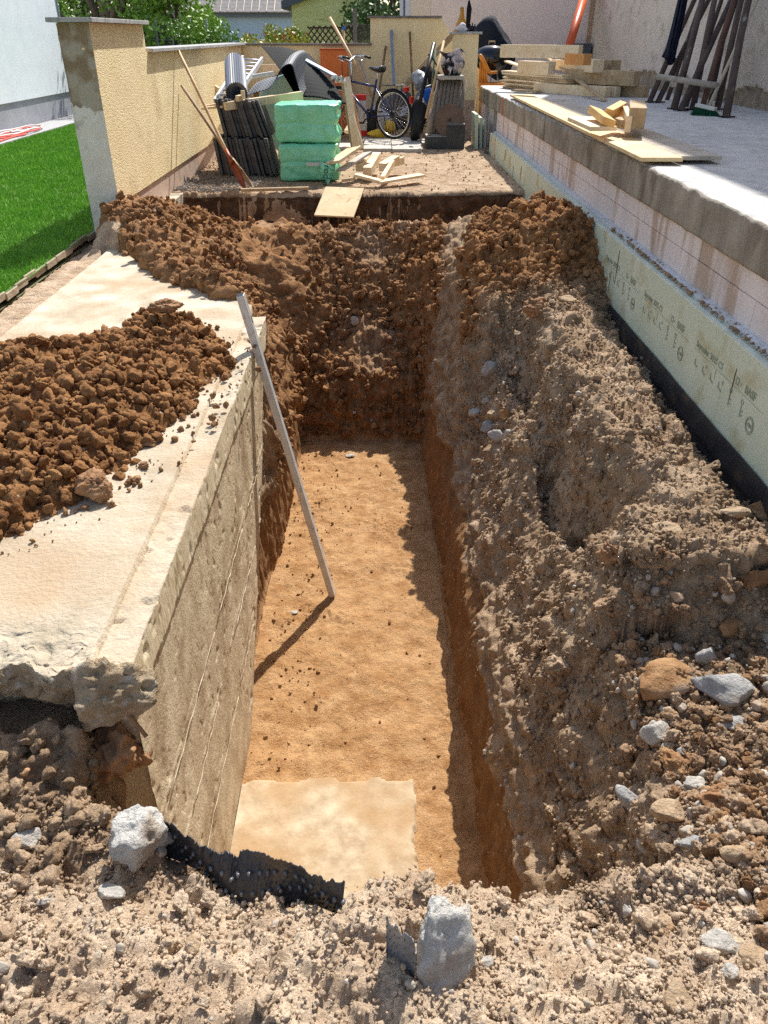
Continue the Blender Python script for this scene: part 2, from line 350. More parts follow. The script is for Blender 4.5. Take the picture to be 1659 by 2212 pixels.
def terrain():
    ys = [-2.2]
    while ys[-1] < 15.3:
        y = ys[-1]; st = .0058 + .0016 * max(y, 0)
        if y < .3: st = .03
        if .3 < y < 1.5: st = .0055
        if 5.0 < y < 5.5 or 6.6 < y < 6.9: st *= .6
        if y > 9.2: st = .03
        ys.append(y + st)
    ys = np.array(ys); ny = len(ys)
    one = np.ones(ny); f = sstep(4.9, 5.3, ys)
    nz = fbm(ys, ys * 0, ys * 0 + 3.3, .45, 3, 77); nz2 = fbm(ys, ys * 0, ys * 0 + 9.1, .6, 3, 78)
    nearf = sstep(1.3, .9, ys)
    kx = [-3.0 * one, -2.2 * one, -.84 - .04 * f + .02 * nz, (-.80 + .05 * sstep(4.4, 4.9, ys)), -.78 + .07 * sstep(4.3, 4.9, ys),
          ip(ys, [(1.2, .50), (2.6, .475), (6.6, .42)]) + .008 * nz, ip(ys, [(1.2, .55), (3, .54), (6, .51)]) + .012 * nz2, .73 + (.66 - .73) * f + .02 * nz2, .89 + (.80 - .89) * f + .03 * nz, 1.1 * one, 1.73 * one]
    g_ = sstep(6.9, 7.5, ys); kx[5] = kx[5] - .26 * g_; kx[6] = kx[6] - .06 * g_; kx[7] = kx[7] + .08 * g_; kx[8] = kx[8] + .18 * g_; kx[4] = kx[4] + .30 * g_; kx[3] = kx[3] + .05 * g_; kx[2] = kx[2] - .45 * g_
    wc = ip(ys, [(1.2, .44), (3, .42), (5, .36), (6.6, .34)]); kw = [None, None, 1.0, .6, 0, 0, wc, wc + (.97 - wc) * .6 - .03, 1.0, None, None]
    nn = [26, 130, 12, 36, 165, 50, 40, 24, 60, 70]
    fl = ip(ys, FLOORP); 
    oz = {2: outer(kx[2], ys), 8: outer(kx[8], ys)}
    yflat = ys >= 8.4
    X = []; Z = []; W = []
    for s in range(10):
        n = nn[s]
        for j in range(n + (1 if s == 9 else 0)):
            u = j / n; x = kx[s] + (kx[s + 1] - kx[s]) * u
            a, b = kw[s], kw[s + 1]
            if a is None or b is None: z = outer(x, ys); wl = one * 0
            else:
                L_ = 2 if s < 5 else 8; w = (a + (b - a) * u) * one
                fx_ = ip(ys - ip(x, LIPX), FLOORP); fx_ = np.where(ys < 3, fx_, fl); top = np.maximum(oz[L_], fx_); z = fx_ + (top - fx_) * w
                z = np.where(yflat, outer(x, ys), z); wl = one * ((w > 0) & (w < 1))
                # valley: the back slope sags in the middle
                if s == 4: z = z + np.where((ys > 6.9) & (ys < 8.4), .03 * math.cos((u - .5) * 6), 0)
            # near face: above y ~1.1 everything is the fore ground surface
            o_ = outer(x, ys); lx_ = ip(x, LIPX); z = z + (o_ - z) * sstep(1.08, .98, ys - lx_)
            X.append(x); Z.append(z); W.append(wl)
    X = np.array(X).T; Z = np.array(Z).T; W = np.array(W).T; Y = np.repeat(ys[:, None], X.shape[1], 1)
    # normals of macro form
    P = np.stack([X, Y, Z], 2)
    du = np.gradient(P, axis=1); dv = np.gradient(P, axis=0); Nn = np.cross(du, dv); Nn /= np.linalg.norm(Nn, axis=2)[:, :, None] + 1e-9
    x, y, z = X.ravel(), Y.ravel(), Z.ravel(); Nf = Nn.reshape(-1, 3)
    # zones
    xr = np.interp(y, [1.2, 2.6, 6.6], [.515, .475, .42])
    w3 = fbm(x, y, z, .4, 3, 41)
    floor = ((z < -1.80) & (y > 1.1) & (y < 6.7)).astype(float)
    trench = (x > -.9) & (x < .8) & (y > 1.1)
    clay = np.where(trench & (z < -1.30 + .12 * w3) & (y < 6.8), 1.0, 0) * (1 - floor)
    clay = np.where(y > 6.55, 0, clay); clay = np.where((x < 0) & (y > 4.6) & (z > -1.2 + .3 * w3), .15, clay) * (1 - floor)
    brown = .8 * ((y > 8.35) & (y < 8.92) & (z < -.06)) + sstep(4.6, 5.0, y) * sstep(.55, .40, x + .05 * w3 - .22 * sstep(6.6, 7.1, y)) * sstep(8.45, 8.36, y) * (x > -2.3)  # first term: ditch soil browned for its shade as well as its dark earth
    brown = np.maximum(brown, sstep(5.3, 5.7, y + .2 * w3) * sstep(8.0, 7.6, y) * sstep(.62, .75, x + .1 * w3 - .3 * sstep(6.5, 7.5, y)))
    brown = brown * (1 - clay) * (1 - floor)
    brown = np.maximum(brown, .85 * sstep(-.3, .3, w3) * sstep(.8, 1.3, x) * sstep(2.3, 1.9, y) * sstep(.9, 1.3, y))
    pale = sstep(1.35, 1.0, y + .2 * w3) * .95
    cen = np.exp(-((x + .02 + .1 * w3) / .24) ** 2) * (y > 6.9) * (y < 8.4) * sstep(-.3, .3, w3 + .1); brown = brown * (1 - .55 * cen)  # lighter centre band: sun on the back slope put into the soil colour
    pale = np.maximum(pale, .45 * sstep(-.1, .4, w3) * (x > .8) * (y < 5.2) * (z > -.7))
    pale = np.maximum(pale, .12 * ((z > -.04) & (y > 8.7))); pale = np.maximum(pale, .8 * ((x < -2.05) & (y < 6.6)))
    pale = np.maximum(pale, .35 * sstep(8.1, 8.3, y) * sstep(-.2, .3, w3))
    pale = pale * (1 - floor) * (1 - clay); brown = brown * (1 - .6 * pale)
    # displacement
    rough = np.ones_like(x); rough = np.where(floor > .5, .10, rough); rough = np.where((clay > .5), .22, rough)
    rough = np.where(y > 8.93, .20, rough); rough = np.where((x < -2.05) & (y < 6.6), .35, rough)
    under = (x < -.86) & (x > -2.15) & (y > 1.6) & (y < np.interp(x, [p[0] for p in SLABB], [p[1] for p in SLABB]) - .05)
    rough = np.where(under, 0, rough)
    rs = rough.reshape(X.shape)
    for ax in (0, 1):
        for _ in range(3): rs = (np.roll(rs, 1, ax) + rs + np.roll(rs, -1, ax)) / 3
    rough = rs.ravel()
    wx = x + .03 * vnoise(x * 14, y * 14, z * 14, 3); wy = y + .03 * vnoise(x * 14, y * 14, z * 14, 4); wz = z + .03 * vnoise(x * 14, y * 14, z * 14, 5)
    big = 1 + .9 * brown - .35 * sstep(1.3, 1.0, y)
    def bil(sc, o, s_):
        v = 0; a = 1.; f = 1 / sc
        for i_ in range(o): v = v + a * np.abs(vnoise(x * f + 5.1 * i_, y * f + 2.7 * i_, z * f + 8.9 * i_, s_ + i_)); a *= .56; f *= 2.07
        return v
    D = .055 * fbm(x, y, z, .30, 3, 2) + .030 * big * lumps(wx, wy, wz, .11, 10) + .016 * lumps(wx, wy, wz, .05, 20) + .045 * (.6 + .4 * big) * bil(.085, 5, 300) + .008 * lumps(x, y, z, .022, 30) - .042
    stri = .035 * fbm(x, y, z * .12, .10, 4, 9) + .02 * fbm(x, y, z * .2, .035, 3, 19)
    flr = .012 * fbm(x, y, z, .5, 3, 8) * 4 + .02 * fbm(x, y, z, .09, 4, 88) + .02 * np.maximum(0, fbm(x, y, z, .2, 3, 89) - .15) * 3 * lumps(x, y, z, .03, 33)
    D = D * rough + stri * (clay > .5) * W.ravel() + flr * floor * .8
    # distinct clay profile: dark seam
    D = np.where(y > 9.0, .010 * fbm(x, y, z, .25, 4, 3) + .006 * lumps(x, y, z, .04, 50), D)
    V = np.stack([x, y, z], 1) + Nf * D[:, None]
    ny_, nx_ = X.shape
    i = (np.arange(ny_ - 1)[:, None] * nx_ + np.arange(nx_ - 1)[None]).ravel()
    F = np.stack([i, i + 1, i + nx_ + 1, i + nx_], 1)
    A = np.stack([clay, brown, pale, floor], 1)
    o = npmesh('ground', V, F, SOIL, smooth=True, attr=A); tag(o, 'dug-up building ground with a long straight trench', 'ground', kind='structure')
    return o, V, Nf, A, rough, under
ground, GV, GN, GA, GR, GU = terrain()
bpy.context.view_layer.update()
def hit(x, y, up=0.0):
    """where the sight line through a picture point meets the terrain"""
    ok, loc, n, i = ground.ray_cast(Vector((0, 0, CAMZ)), ray(x, y).normalized()); return loc + Vector((0, 0, up)), n
def gz(x, y):
    ok, loc, n, i = ground.ray_cast(Vector((x, y, 3)), Vector((0, 0, -1))); return loc.z

# outer land so that the ground reaches the horizon
b = MB()
for lo, hi in (((-300, -300), (300, -2.19)), ((-300, 15.29), (300, 400)), ((-300, -2.19), (-2.44, 15.29)), ((1.72, -2.19), (300, 15.29))):
    b.add([(lo[0], lo[1], -.07), (hi[0], lo[1], -.07), (hi[0], hi[1], -.07), (lo[0], hi[1], -.07)], [(0, 1, 2, 3)])
LAND = mat('land_earth', (118, 104, 82), (96, 108, 62), sc=.8, bump=.03, bsc=8)
tag(b.build('terrain', LAND), 'flat garden land reaching to the horizon', 'ground', kind='structure')

# ------------------------------------------------------------------ loose clods over the ground (uncountable)
rock_hi = [clod_shape(5, 100 + i) for i in range(6)]
rock_lo = [clod_shape(3, 200 + i) for i in range(10)]
rock_md = [clod_shape(4, 240 + i) for i in range(8)]
rock_an = [rock_shape(3, 260 + i, 7, .06) for i in range(8)]
rock_xs = [rock_shape(1, 300 + i, 7, .15) for i in range(8)]
def clods(name, label, sel, n, smin, smax, shapes, pw=2.2, sink=.25, A=None, m=CLOD, squash=(.55, .9), kind='stuff', cat='soil'):
    idx = np.flatnonzero(sel)
    idx = rng.choice(idx, n, replace=True)
    P = GV[idx] + rng.normal(size=(n, 3)) * .006; s = smin + (smax - smin) * rng.random(n) ** pw
    a = GA[idx] if A is None else np.repeat(np.array([A]), n, 0)
    o = scatter(name, P, s, GN[idx], shapes, m, rng, sink, a, squash)
    return tag(o, label, cat, kind=kind)
gx, gy, gzz = GV.T
fl_ = GA[:, 3] > .5; br_ = (GA[:, 1] > .6) & ~GU; vis = ~GU & (gx > -2.2)
clods('soil_clods', 'brown crumbly clods on the slope at the far trench end', br_ & (gy > 4.7) & (gy < 8.4), 9000, .004, .046, rock_lo, 4.5, .05)
clods('soil_clods', 'large brown lumps among the slope soil', br_ & (gy > 4.9) & (gy < 8.3), 60, .04, .08, rock_hi, 1.8, .0)
fg = (gy < 1.35) & (gy > .45) & (np.abs(gx) < 1.3) & vis
clods('soil_crumbs', 'pale dry crumbs over the foreground soil', fg, 60000, .0012, .009, rock_xs, 3.5)
clods('soil_clods', 'pale dry clods over the foreground soil', fg, 520, .008, .034, rock_md, 3.5, .0)
rt = (gx > .62) & (gy > 1.0) & (gy < 5.6) & (gzz > -1.1)
clods('soil_crumbs', 'small grey brown crumbs over the earth bank', rt, 50000, .002, .014, rock_xs, 3.5)
clods('soil_clods', 'grey brown clods over the earth bank', rt, 900, .008, .042, rock_md, 3.6, .0)
lp = (gx < -.78) & (gx > -2.1) & (gy < 1.55) & (gy > .9)
clods('soil_clods', 'clods in the hollow under the broken slab edge', lp, 1600, .003, .030, rock_lo, 3.6, 0)
clods('soil_crumbs', 'scattered crumbs on the trench floor', fl_ & (gx > -.7) & ((gx < -.35) | (rng.random(len(gx)) < .12)), 900, .003, .016, rock_lo, 3.5, .1)
STONE = mat('pale_stone', (190, 183, 172), (150, 138, 122), sc=9, bump=.006, bsc=50, c3_=(176, 128, 78), sc3=7, t3=.60)
clods('gravel', 'pale pebbles mixed into the soil', vis & (gy < 8.3) & (gy > .6) & (GA[:, 3] < .5) & (GA[:, 0] < .5), 900, .003, .017, rock_an, 3.2, .1, m=STONE)
clods('gravel', 'grey gravel and crumbs on the yard', (gy > 8.95) & (gy < 12.5) & ((gx < -1.0) | (rng.random(len(gx)) < .1)), 5000, .003, .016, rock_xs, 3.0, .1, A=(0, .1, .0, 0))
gl = (gy > 8.95) & (gy < 10.4) & (gx < -.9 + .25 * np.sin(gy * 7))
clods('gravel', 'grey gravel on the yard in front of the dark slab stack', gl, 7000, .003, .013, rock_xs, 2.5, .1, m=mat('grey_gravel', (112, 110, 108), (150, 146, 142), sc=30, world=True))
rb = (gx > .85) & (gx < 1.6) & (gy > .9) & (gy < 2.3)
clods('rubble', 'brown and tan rubble at the near right corner', rb, 1500, .004, .034, rock_md, 3.0, .0, A=(.25, .45, .2, 0))

clods('rubble', 'orange brown clay lumps among the near right rubble', rb, 420, .006, .034, rock_md, 2.6, .1, A=(.6, .4, 0, 0))
clods('rubble', 'angular grey and tan stones among the near right rubble', rb, 330, .005, .026, rock_an, 2.4, .15, m=STONE)
# soil heap lying on the slab -------------------------------------------------
def soil_heap():
    poly = [(-2.25, 3.75), (-1.75, 4.05), (-1.32, 4.45), (-1.08, 4.38), (-.80, 4.15), (-.74, 3.85), (-.86, 3.3), (-.97, 2.85), (-1.1, 2.45), (-1.25, 2.22), (-1.7, 2.15), (-2.4, 2.3)]
    st = .0085; xs = np.arange(-2.5, -.6, st); ys = np.arange(2.0, 4.65, st); X, Y = np.meshgrid(xs, ys); x, y = X.ravel(), Y.ravel()
    inside = np.zeros(len(x), bool); dist = np.full(len(x), 9.)
    for i in range(len(poly)):
        (x1, y1), (x2, y2) = poly[i], poly[(i + 1) % len(poly)]
        c = ((y1 > y) != (y2 > y)) & (x < (x2 - x1) * (y - y1) / (y2 - y1 + 1e-12) + x1); inside ^= c
        t = np.clip(((x - x1) * (x2 - x1) + (y - y1) * (y2 - y1)) / ((x2 - x1) ** 2 + (y2 - y1) ** 2), 0, 1)
        dist = np.minimum(dist, np.hypot(x - x1 - t * (x2 - x1), y - y1 - t * (y2 - y1)))
    d = np.where(inside, dist, -dist) + .07 * fbm(x, y, x * 0, .25, 3, 61) + .03 * fbm(x, y, x * 0, .06, 2, 62)
    h = .17 * (1 - np.exp(-np.clip(d, 0, 9) / .24)) + .05 * np.exp(-((x + 1.2) / .25) ** 2 - ((y - 4.2) / .2) ** 2)
    wx = x + .03 * vnoise(x * 14, y * 14, x * 0, 3); wy = y + .03 * vnoise(x * 14, y * 14, x * 0, 4)
    e = np.clip(d / .1, 0, 1)
    z = -.05 + h + e * (.06 * fbm(x, y, x * 0, .25, 3, 63) + .05 * lumps(wx, wy, h, .11, 64) + .03 * lumps(wx, wy, h, .05, 65) + .06 * np.abs(fbm(x, y, h, .07, 4, 66)) - .02)
    z = np.where(d < 0, -.05, z)
    ok = (d > -.01).reshape(X.shape); nx_ = X.shape[1]
    i = (np.arange(X.shape[0] - 1)[:, None] * nx_ + np.arange(nx_ - 1)[None])
    keep = ok[:-1, :-1] & ok[1:, :-1] & ok[:-1, 1:] & ok[1:, 1:]; i = i[keep]
    F = np.stack([i, i + 1, i + nx_ + 1, i + nx_], 1); V = np.stack([x, y, z], 1)
    A = np.zeros((len(V), 4)); A[:, 1] = 1; 
    o = npmesh('soil_heap', V, F, SOIL, smooth=True, attr=A)
    tag(o, 'heap of brown clay clods lying on the concrete slab', 'soil heap', kind='stuff')
    idx = rng.choice(np.flatnonzero(d > 0.0), 9000); P = V[idx]; Nn = np.tile([0, 0, 1.], (len(idx), 1)); s = .003 + .042 * rng.random(len(idx)) ** 5
    c = scatter('soil_clods', P, s, Nn, rock_lo, CLOD, rng, .05, np.tile([0, 1., 0, 0], (len(idx), 1)), (.5, .85)); tag(c, 'brown clods of the heap on the slab', 'soil', kind='stuff')
    idx = rng.choice(np.flatnonzero((d > -.16) & (d < .02)), 420); P = V[idx] * [1, 1, 0] + [0, 0, -.028]; s = .004 + .022 * rng.random(len(idx)) ** 3
    c = scatter('soil_clods', P, s, np.tile([0, 0, 1.], (len(idx), 1)), rock_lo, CLOD, rng, .1, np.tile([0, .9, .1, 0], (len(idx), 1)), (.5, .85)); tag(c, 'crumbs spilled round the heap on the slab', 'soil', kind='stuff')
    return V, d
HV, HD = soil_heap()
# ------------------------------------------------------------------ materials of the place
CONC_PALE = mat('pale_concrete', (174, 160, 137), (212, 202, 182), sc=5, bump=.009, bsc=60, c3_=(172, 144, 112), sc3=2.6, t3=.50, s3=.2, spec=.15, bdet=9)
CONC_FACE = mat('formwork_face', (186, 166, 136), (212, 195, 165), sc=9, bump=.006, bsc=90, c3_=(150, 124, 94), sc3=5, t3=.56, s3=.12, stretch=(1, 1, .7), bdet=9, spec=.15)
CONC_BAND = mat('concrete_band', (196, 178, 144), (222, 208, 178), sc=6, bump=.005, bsc=45, c3_=(126, 100, 70), sc3=30, t3=.62, stretch=(1, 1, .3), spec=.15)
CONC_GREY = mat('grey_concrete', (128, 118, 104), (168, 158, 142), sc=4, bump=.005, bsc=50, c3_=(104, 92, 78), sc3=5, t3=.6, stretch=(1, 1, .5))
DECK = mat('deck_concrete', (182, 179, 175), (208, 203, 196), sc=5, bump=.004, bsc=40, c3_=(140, 132, 122), sc3=18, t3=.64)
PLASTER = mat('yellow_plaster', (238, 216, 166), (246, 227, 182), sc=2.2, bump=.008, bsc=70, bdet=3, c3_=(220, 196, 150), sc3=2.5, t3=.6, voro=.6, vsc=90)
PLASTER_S = mat('smooth_yellow_plaster', (230, 208, 162), (238, 219, 178), sc=1.4, bump=.001, bsc=60, c3_=(216, 194, 150), sc3=2.2, t3=.62, stretch=(1, 1, .4))
PLINTH = mat('pink_plinth', (188, 160, 142), (206, 182, 164), sc=4, bump=.003, bsc=40, c3_=(160, 140, 120), sc3=7, t3=.6)
COPING = mat('slate_coping', (150, 150, 150), (182, 180, 176), sc=9, bump=.002, bsc=60, c3_=(110, 108, 104), sc3=16, t3=.62)
WHITEP = mat('white_render', (222, 229, 236), (234, 239, 244), sc=3, bump=.0015, bsc=90)
GREYP = mat('grey_plinth', (150, 152, 160), (166, 168, 174), sc=3, bump=.002, bsc=60)
PINKW = mat('pink_render', (234, 214, 208), (242, 224, 216), sc=1.2, bump=.001, bsc=60, c3_=(224, 204, 198), sc3=2, t3=.62)
BEIGEW = mat('beige_render', (212, 196, 178), (224, 208, 190), sc=1.3, bump=.004, bsc=28, c3_=(178, 158, 138), sc3=4.5, t3=.60)
BLOCK = mat('aerated_block', (214, 200, 194), (228, 216, 210), sc=3, bump=.002, bsc=60, c3_=(176, 150, 126), sc3=5, t3=.58, s3=.06, stretch=(1, 1, .22))
XPS = mat('green_insulation', (197, 204, 180), (209, 214, 194), sc=2.2, bump=.0006, bsc=40, rough=.55, c3_=(172, 160, 112), sc3=4.5, t3=.60)
XPSEDGE = mat('insulation_edge', (214, 222, 210), (190, 196, 184), sc=14, bump=.002, bsc=60)
MEMBR = mat('black_membrane', (44, 44, 48), (66, 64, 62), sc=8, rough=.42, spec=.5, c3_=(104, 86, 68), sc3=6, t3=.60)
WHITEMET = mat('white_rail', (214, 218, 222), (190, 192, 192), sc=20, rough=.5)
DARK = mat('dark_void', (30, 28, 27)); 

def wall_end_mat():
    m = mat('exposed_wall_end', (212, 206, 196), (228, 222, 212), sc=5, bump=.006, bsc=30, c3_=(150, 136, 116), sc3=9, t3=.64)
    nt = m.node_tree; N = nt.nodes; L = nt.links; b = N['Principled BSDF']; src = b.inputs['Base Color'].links[0].from_socket
    g = N.new('ShaderNodeNewGeometry'); sp = N.new('ShaderNodeSeparateXYZ'); L.new(g.outputs['Position'], sp.inputs[0])
    n = N.new('ShaderNodeTexNoise'); n.inputs['Scale'].default_value = 6; n.inputs['Detail'].default_value = 6; L.new(g.outputs['Position'], n.inputs['Vector'])
    a = N.new('ShaderNodeMath'); a.operation = 'MULTIPLY_ADD'; a.inputs[1].default_value = .5; L.new(n.outputs[0], a.inputs[0]); L.new(sp.outputs[2], a.inputs[2])
    mr = N.new('ShaderNodeMapRange'); mr.inputs[1].default_value = 1.17; mr.inputs[2].default_value = 1.185; L.new(a.outputs[0], mr.inputs[0])
    n2 = N.new('ShaderNodeTexNoise'); n2.inputs['Scale'].default_value = 5; n2.inputs['Detail'].default_value = 6; L.new(g.outputs['Position'], n2.inputs['Vector'])
    r = N.new('ShaderNodeValToRGB'); r.color_ramp.elements[0].position = .45; r.color_ramp.elements[1].position = .55
    r.color_ramp.elements[0].color = lin((140, 122, 98)); r.color_ramp.elements[1].color = lin((172, 162, 146)); L.new(n2.outputs[0], r.inputs[0])
    mx = N.new('ShaderNodeMix'); mx.data_type = 'RGBA'; L.new(mr.outputs[0], mx.inputs[0]); L.new(src, mx.inputs[6]); L.new(r.outputs[0], mx.inputs[7]); L.new(mx.outputs[2], b.inputs['Base Color'])
    return m
WEND = wall_end_mat()

# ------------------------------------------------------------------ concrete foundation on the left
fnd = thing('concrete_foundation', 'pale concrete slab with broken edge and tall foundation wall beside the trench', 'foundation', (-1.2, 1.6, -.2))
def grid_obj(name, P, m, parent, shift=None, smooth=True):
    nv, nu, _ = P.shape
    i = (np.arange(nv - 1)[:, None] * nu + np.arange(nu - 1)[None]).ravel()
    F = np.stack([i, i + 1, i + nu + 1, i + nu], 1); V = P.reshape(-1, 3)
    if parent is not None: V = V - np.array(parent['_b'])
    return npmesh(name, V, F, m, smooth=smooth, parent=parent)
xs = np.concatenate([[-2.2, -2.17], np.arange(-2.165, -.805, .0075), [-.80, -.797]])
vt = np.concatenate([np.linspace(0, .9, 300), np.linspace(.9, 1, 90)[1:]])
yb = np.interp(xs, [p[0] for p in SLABB], [p[1] for p in SLABB]) + .10
front = [(.02, -.042), (0, -.075), (.015, -.11), (.03, -.15), (.06, -.19), (.10, -.23), (.16, -.27)]
front = [(float(np.interp(t_, np.linspace(0, 6, 7), [f_[0] for f_ in front])), float(np.interp(t_, np.linspace(0, 6, 7), [f_[1] for f_ in front]))) for t_ in np.linspace(0, 6, 30)]
nyq = 1.56 + .045 * fbm(xs, xs * 0, xs * 0, .22, 4, 71)
Y = yb[None, :] + (nyq + .03 - yb)[None, :] * vt[:, None]; X = np.repeat(xs[None], len(vt), 0); Z = np.full(Y.shape, -.03)
Yf = np.array([nyq + f[0] for f in front]); Zf = np.array([xs * 0 + f[1] for f in front]); Xf = np.repeat(xs[None], len(Yf), 0)
X = np.concatenate([X, Xf]); Y = np.concatenate([Y, Yf]); Z = np.concatenate([Z, Zf])
edge = sstep(.28, 0, Y - nyq[None]); 
Z = Z + .004 * fbm(X, Y, Z, .4, 4, 72) + edge * (.028 * fbm(X, Y, Z, .11, 4, 73) - .010 - .035 * np.abs(fbm(X, Y, Z, .045, 5, 75))); Y = Y + edge * (.05 * fbm(X, Y, Z, .10, 4, 74) + .05 * np.abs(fbm(X, Y, Z, .035, 5, 78)))
X = X + edge * .02 * fbm(X, Y, Z, .08, 3, 76)
Z[:, 0] -= .2; Z[:, -1] -= .05; Z[:, 1] -= .01
BROKEN = mat('broken_concrete', (150, 128, 100), (196, 176, 146), sc=12, bump=.022, bsc=70, bdet=9, c3_=(206, 198, 186), sc3=22, t3=.60)
sb = grid_obj('slab', np.stack([X, Y, Z], 2), CONC_PALE, fnd); sb.data.materials.append(BROKEN); mi = np.zeros((X.shape[0] - 1, X.shape[1] - 1), np.int32); mi[len(vt) - 2:] = 1; mi[(Y[:-1, :-1] - nyq[None, :-1] < .03 + .03 * fbm(X, Y, Z, .06, 3, 79)[:-1, :-1])] = 1; sb.data.polygons.foreach_set('material_index', mi.ravel())
# rim strip and wall face
ys = np.concatenate([[1.585], np.arange(1.59, 4.76, .0085)])
zb_ = ip(ys, [(1.5, -1.92), (2.9, -1.92), (3.18, -1.67), (3.6, -1.31), (4.19, -.80), (4.53, -.34), (4.76, -.10)]) + .05 * fbm(ys, ys * 0, ys * 0, .12, 4, 81)
prof = [(-.80, -.10), (-.80, -.054)] + [(-.80 + .11 * j / 12, -.054) for j in range(1, 12)] + [(-.692, -.054)]
cols = []
for px, pz in prof: cols.append(np.stack([px + 0 * ys, ys, pz + 0 * ys], 1))
nf = 190
for j in range(1, nf + 1): cols.append(np.stack([-.69 + 0 * ys, ys, -.054 + (zb_ + .054) * j / nf], 1))
cols.append(np.stack([-.80 + 0 * ys, ys, zb_], 1))
P = np.stack(cols, 1)
x, y, z = P[..., 0], P[..., 1], P[..., 2]
onface = (x > -.70) & (z < -.06); band = z > (-.215 + .015 * fbm(y, z, x, .1, 3, 82))
rel = .007 * fbm(x, y, z * .6, .25, 4, 83) - .012 * np.clip(np.abs(fbm(x, y, z, .06, 3, 84)) - .28, 0, 1) * 2; rel = rel - np.where(band, 0, .013)
for zl in (-.69, -1.02, -1.32): rel = rel + .007 * np.exp(-((z - zl - .004 * np.sin(y * 9)) / .004) ** 2) * (fbm(y, z * 0, x * 0, .2, 2, 85 + int(zl * 10)) > -.15)
P[..., 0] += np.where(onface, rel, 0)
top = (x > -.805) & (z > -.06); P[..., 2] += np.where(top, .006 * fbm(x, y, z, .05, 4, 86) - .012 * (fbm(x, y, z, .09, 3, 87) > .32), 0)
P[..., 1] += np.where(y > 4.3, .03 * fbm(z, x, y, .08, 3, 88), 0)
nv, nu, _ = P.shape
mi = np.where((band & onface)[:-1, :-1], 1, 0); edgez = z - zb_[:, None]; mi = np.where((onface & (y > 2.6) & (edgez < .05 + .04 * fbm(y, z, x, .06, 3, 89)))[:-1, :-1], 2, mi); mi = np.where(top[:-1, :-1], 2, mi).ravel()
wf = grid_obj('wall_face', P, CONC_FACE, fnd); wf.data.materials.append(CONC_BAND); wf.data.materials.append(CONC_PALE); wf.data.polygons.foreach_set('material_index', mi.astype(np.int32))
for zl, segs in ((-.69, ((1.7, 2.5), (2.62, 3.3), (3.5, 3.9))), (-1.0, ((1.9, 2.4), (2.9, 3.6))), (-1.32, ((1.7, 2.75), (2.9, 3.3)))):
    for a_, c_ in segs: b = MB(); b.tube([(-.6885, a_ + (c_ - a_) * k / 14, zl + .006 * math.sin(k * 1.7) + .004 * math.sin(k * 4.1)) for k in range(15)], [.0020 + .0010 * math.sin(k * 2.3) for k in range(15)], 5); b.build('board_line', CONC_PALE, fnd)
b = MB()
b.box((-.81, 1.60, -1.9), (-.705, 3.0, -.07)); b.box((-.81, 3.0, -1.2), (-.705, 3.5, -.07)); b.box((-.81, 3.5, -.7), (-.705, 4.2, -.07)); b.box((-.79, 4.2, -.3), (-.705, 4.62, -.07))
b.build('wall_core', CONC_FACE, fnd)
V, F = rock_shape(5, 83, 12, .10); bl_ = sum(.5 ** k * np.abs(vnoise(V[:, 0] * 3 * 2 ** k + 4, V[:, 1] * 3 * 2 ** k, V[:, 2] * 3 * 2 ** k, 40 + k)) for k in range(5)); V = V * (1.1 - .22 * bl_)[:, None] * np.array([.12, .09, .12]) + np.array([-.775, 1.59, -.15]) - np.array(fnd['_b'])
npmesh('broken_corner', V, F, BROKEN, parent=fnd)
RUST = mat('rusty_steel', (120, 88, 62), (160, 128, 96), sc=30, bump=.002, bsc=80)
b = MB(); p = onx(262, 1455, -.80); b.tube([(-.80, 1.66, -.12), (-.76, 1.60, -.15), (-.655, 1.52, -.235)], .0065, 7)
b.build('rebar_stub', RUST, fnd)

# ------------------------------------------------------------------ garden wall left and back
gw = thing('garden_wall', 'yellow roughcast garden wall with stone coping and an unplastered grey end beside the lawn', 'wall', (-2.3, 7, 0))
b = MB(); b.box((-2.43, 7.0, .215), (-2.19, 8.62, 1.53)); b.box((-2.43, 8.62, .215), (-2.19, 15.15, 1.305)); b.build('plaster', PLASTER, gw)
b = MB(); b.box((-2.425, 6.995, -.3), (-2.205, 15.1, .213)); b.build('plinth', PLINTH, gw)
# rough end: subdivided panel
us = np.linspace(0, 1, 30); vs_ = np.linspace(0, 1, 190)
U, Vv = np.meshgrid(us, vs_); Xp = -2.435 + .25 * U; Zp = -.1 + 1.625 * Vv; Yp = 6.985 + 0 * U + .010 * fbm(Xp, Zp, U * 0, .12, 4, 91) + .008 * (fbm(Xp, Zp, U * 0, .2, 3, 92) > .1) * (Zp > .9)
grid_obj('end_face', np.stack([Xp, Yp, Zp], 2), WEND, gw)
b = MB(); b.box((-2.433, 6.99, -.1), (-2.425, 7.0, 1.52)); b.build('end_trim', WEND, gw)
def coping(parent, segs, z, t=.032):
    b = MB()
    for lo, hi in segs: b.box((lo[0], lo[1], z), (hi[0], hi[1], z + t))
    return b.build('coping', COPING, parent, bevel=.003)
coping(gw, [((-2.49, 6.93), (-2.14, 7.28)), ((-2.49, 7.284), (-2.14, 8.0)), ((-2.49, 8.004), (-2.14, 8.68))], 1.532)
coping(gw, [((-2.49, 8.684 + i * 1.08), (-2.14, 8.684 + (i + 1) * 1.08 - .005)) for i in range(6)], 1.307)
b = MB(); b.box((-2.204, 8.0, -.3), (-2.08, 9.9, -.005)); b.build('footing', mat('footing_concrete', (170, 158, 138), (196, 184, 162), sc=6, bump=.006, bsc=40), gw)
bw = thing('garden_wall', 'smooth yellow back wall that steps up behind the parked bicycle', 'wall', (0, 15, 0))
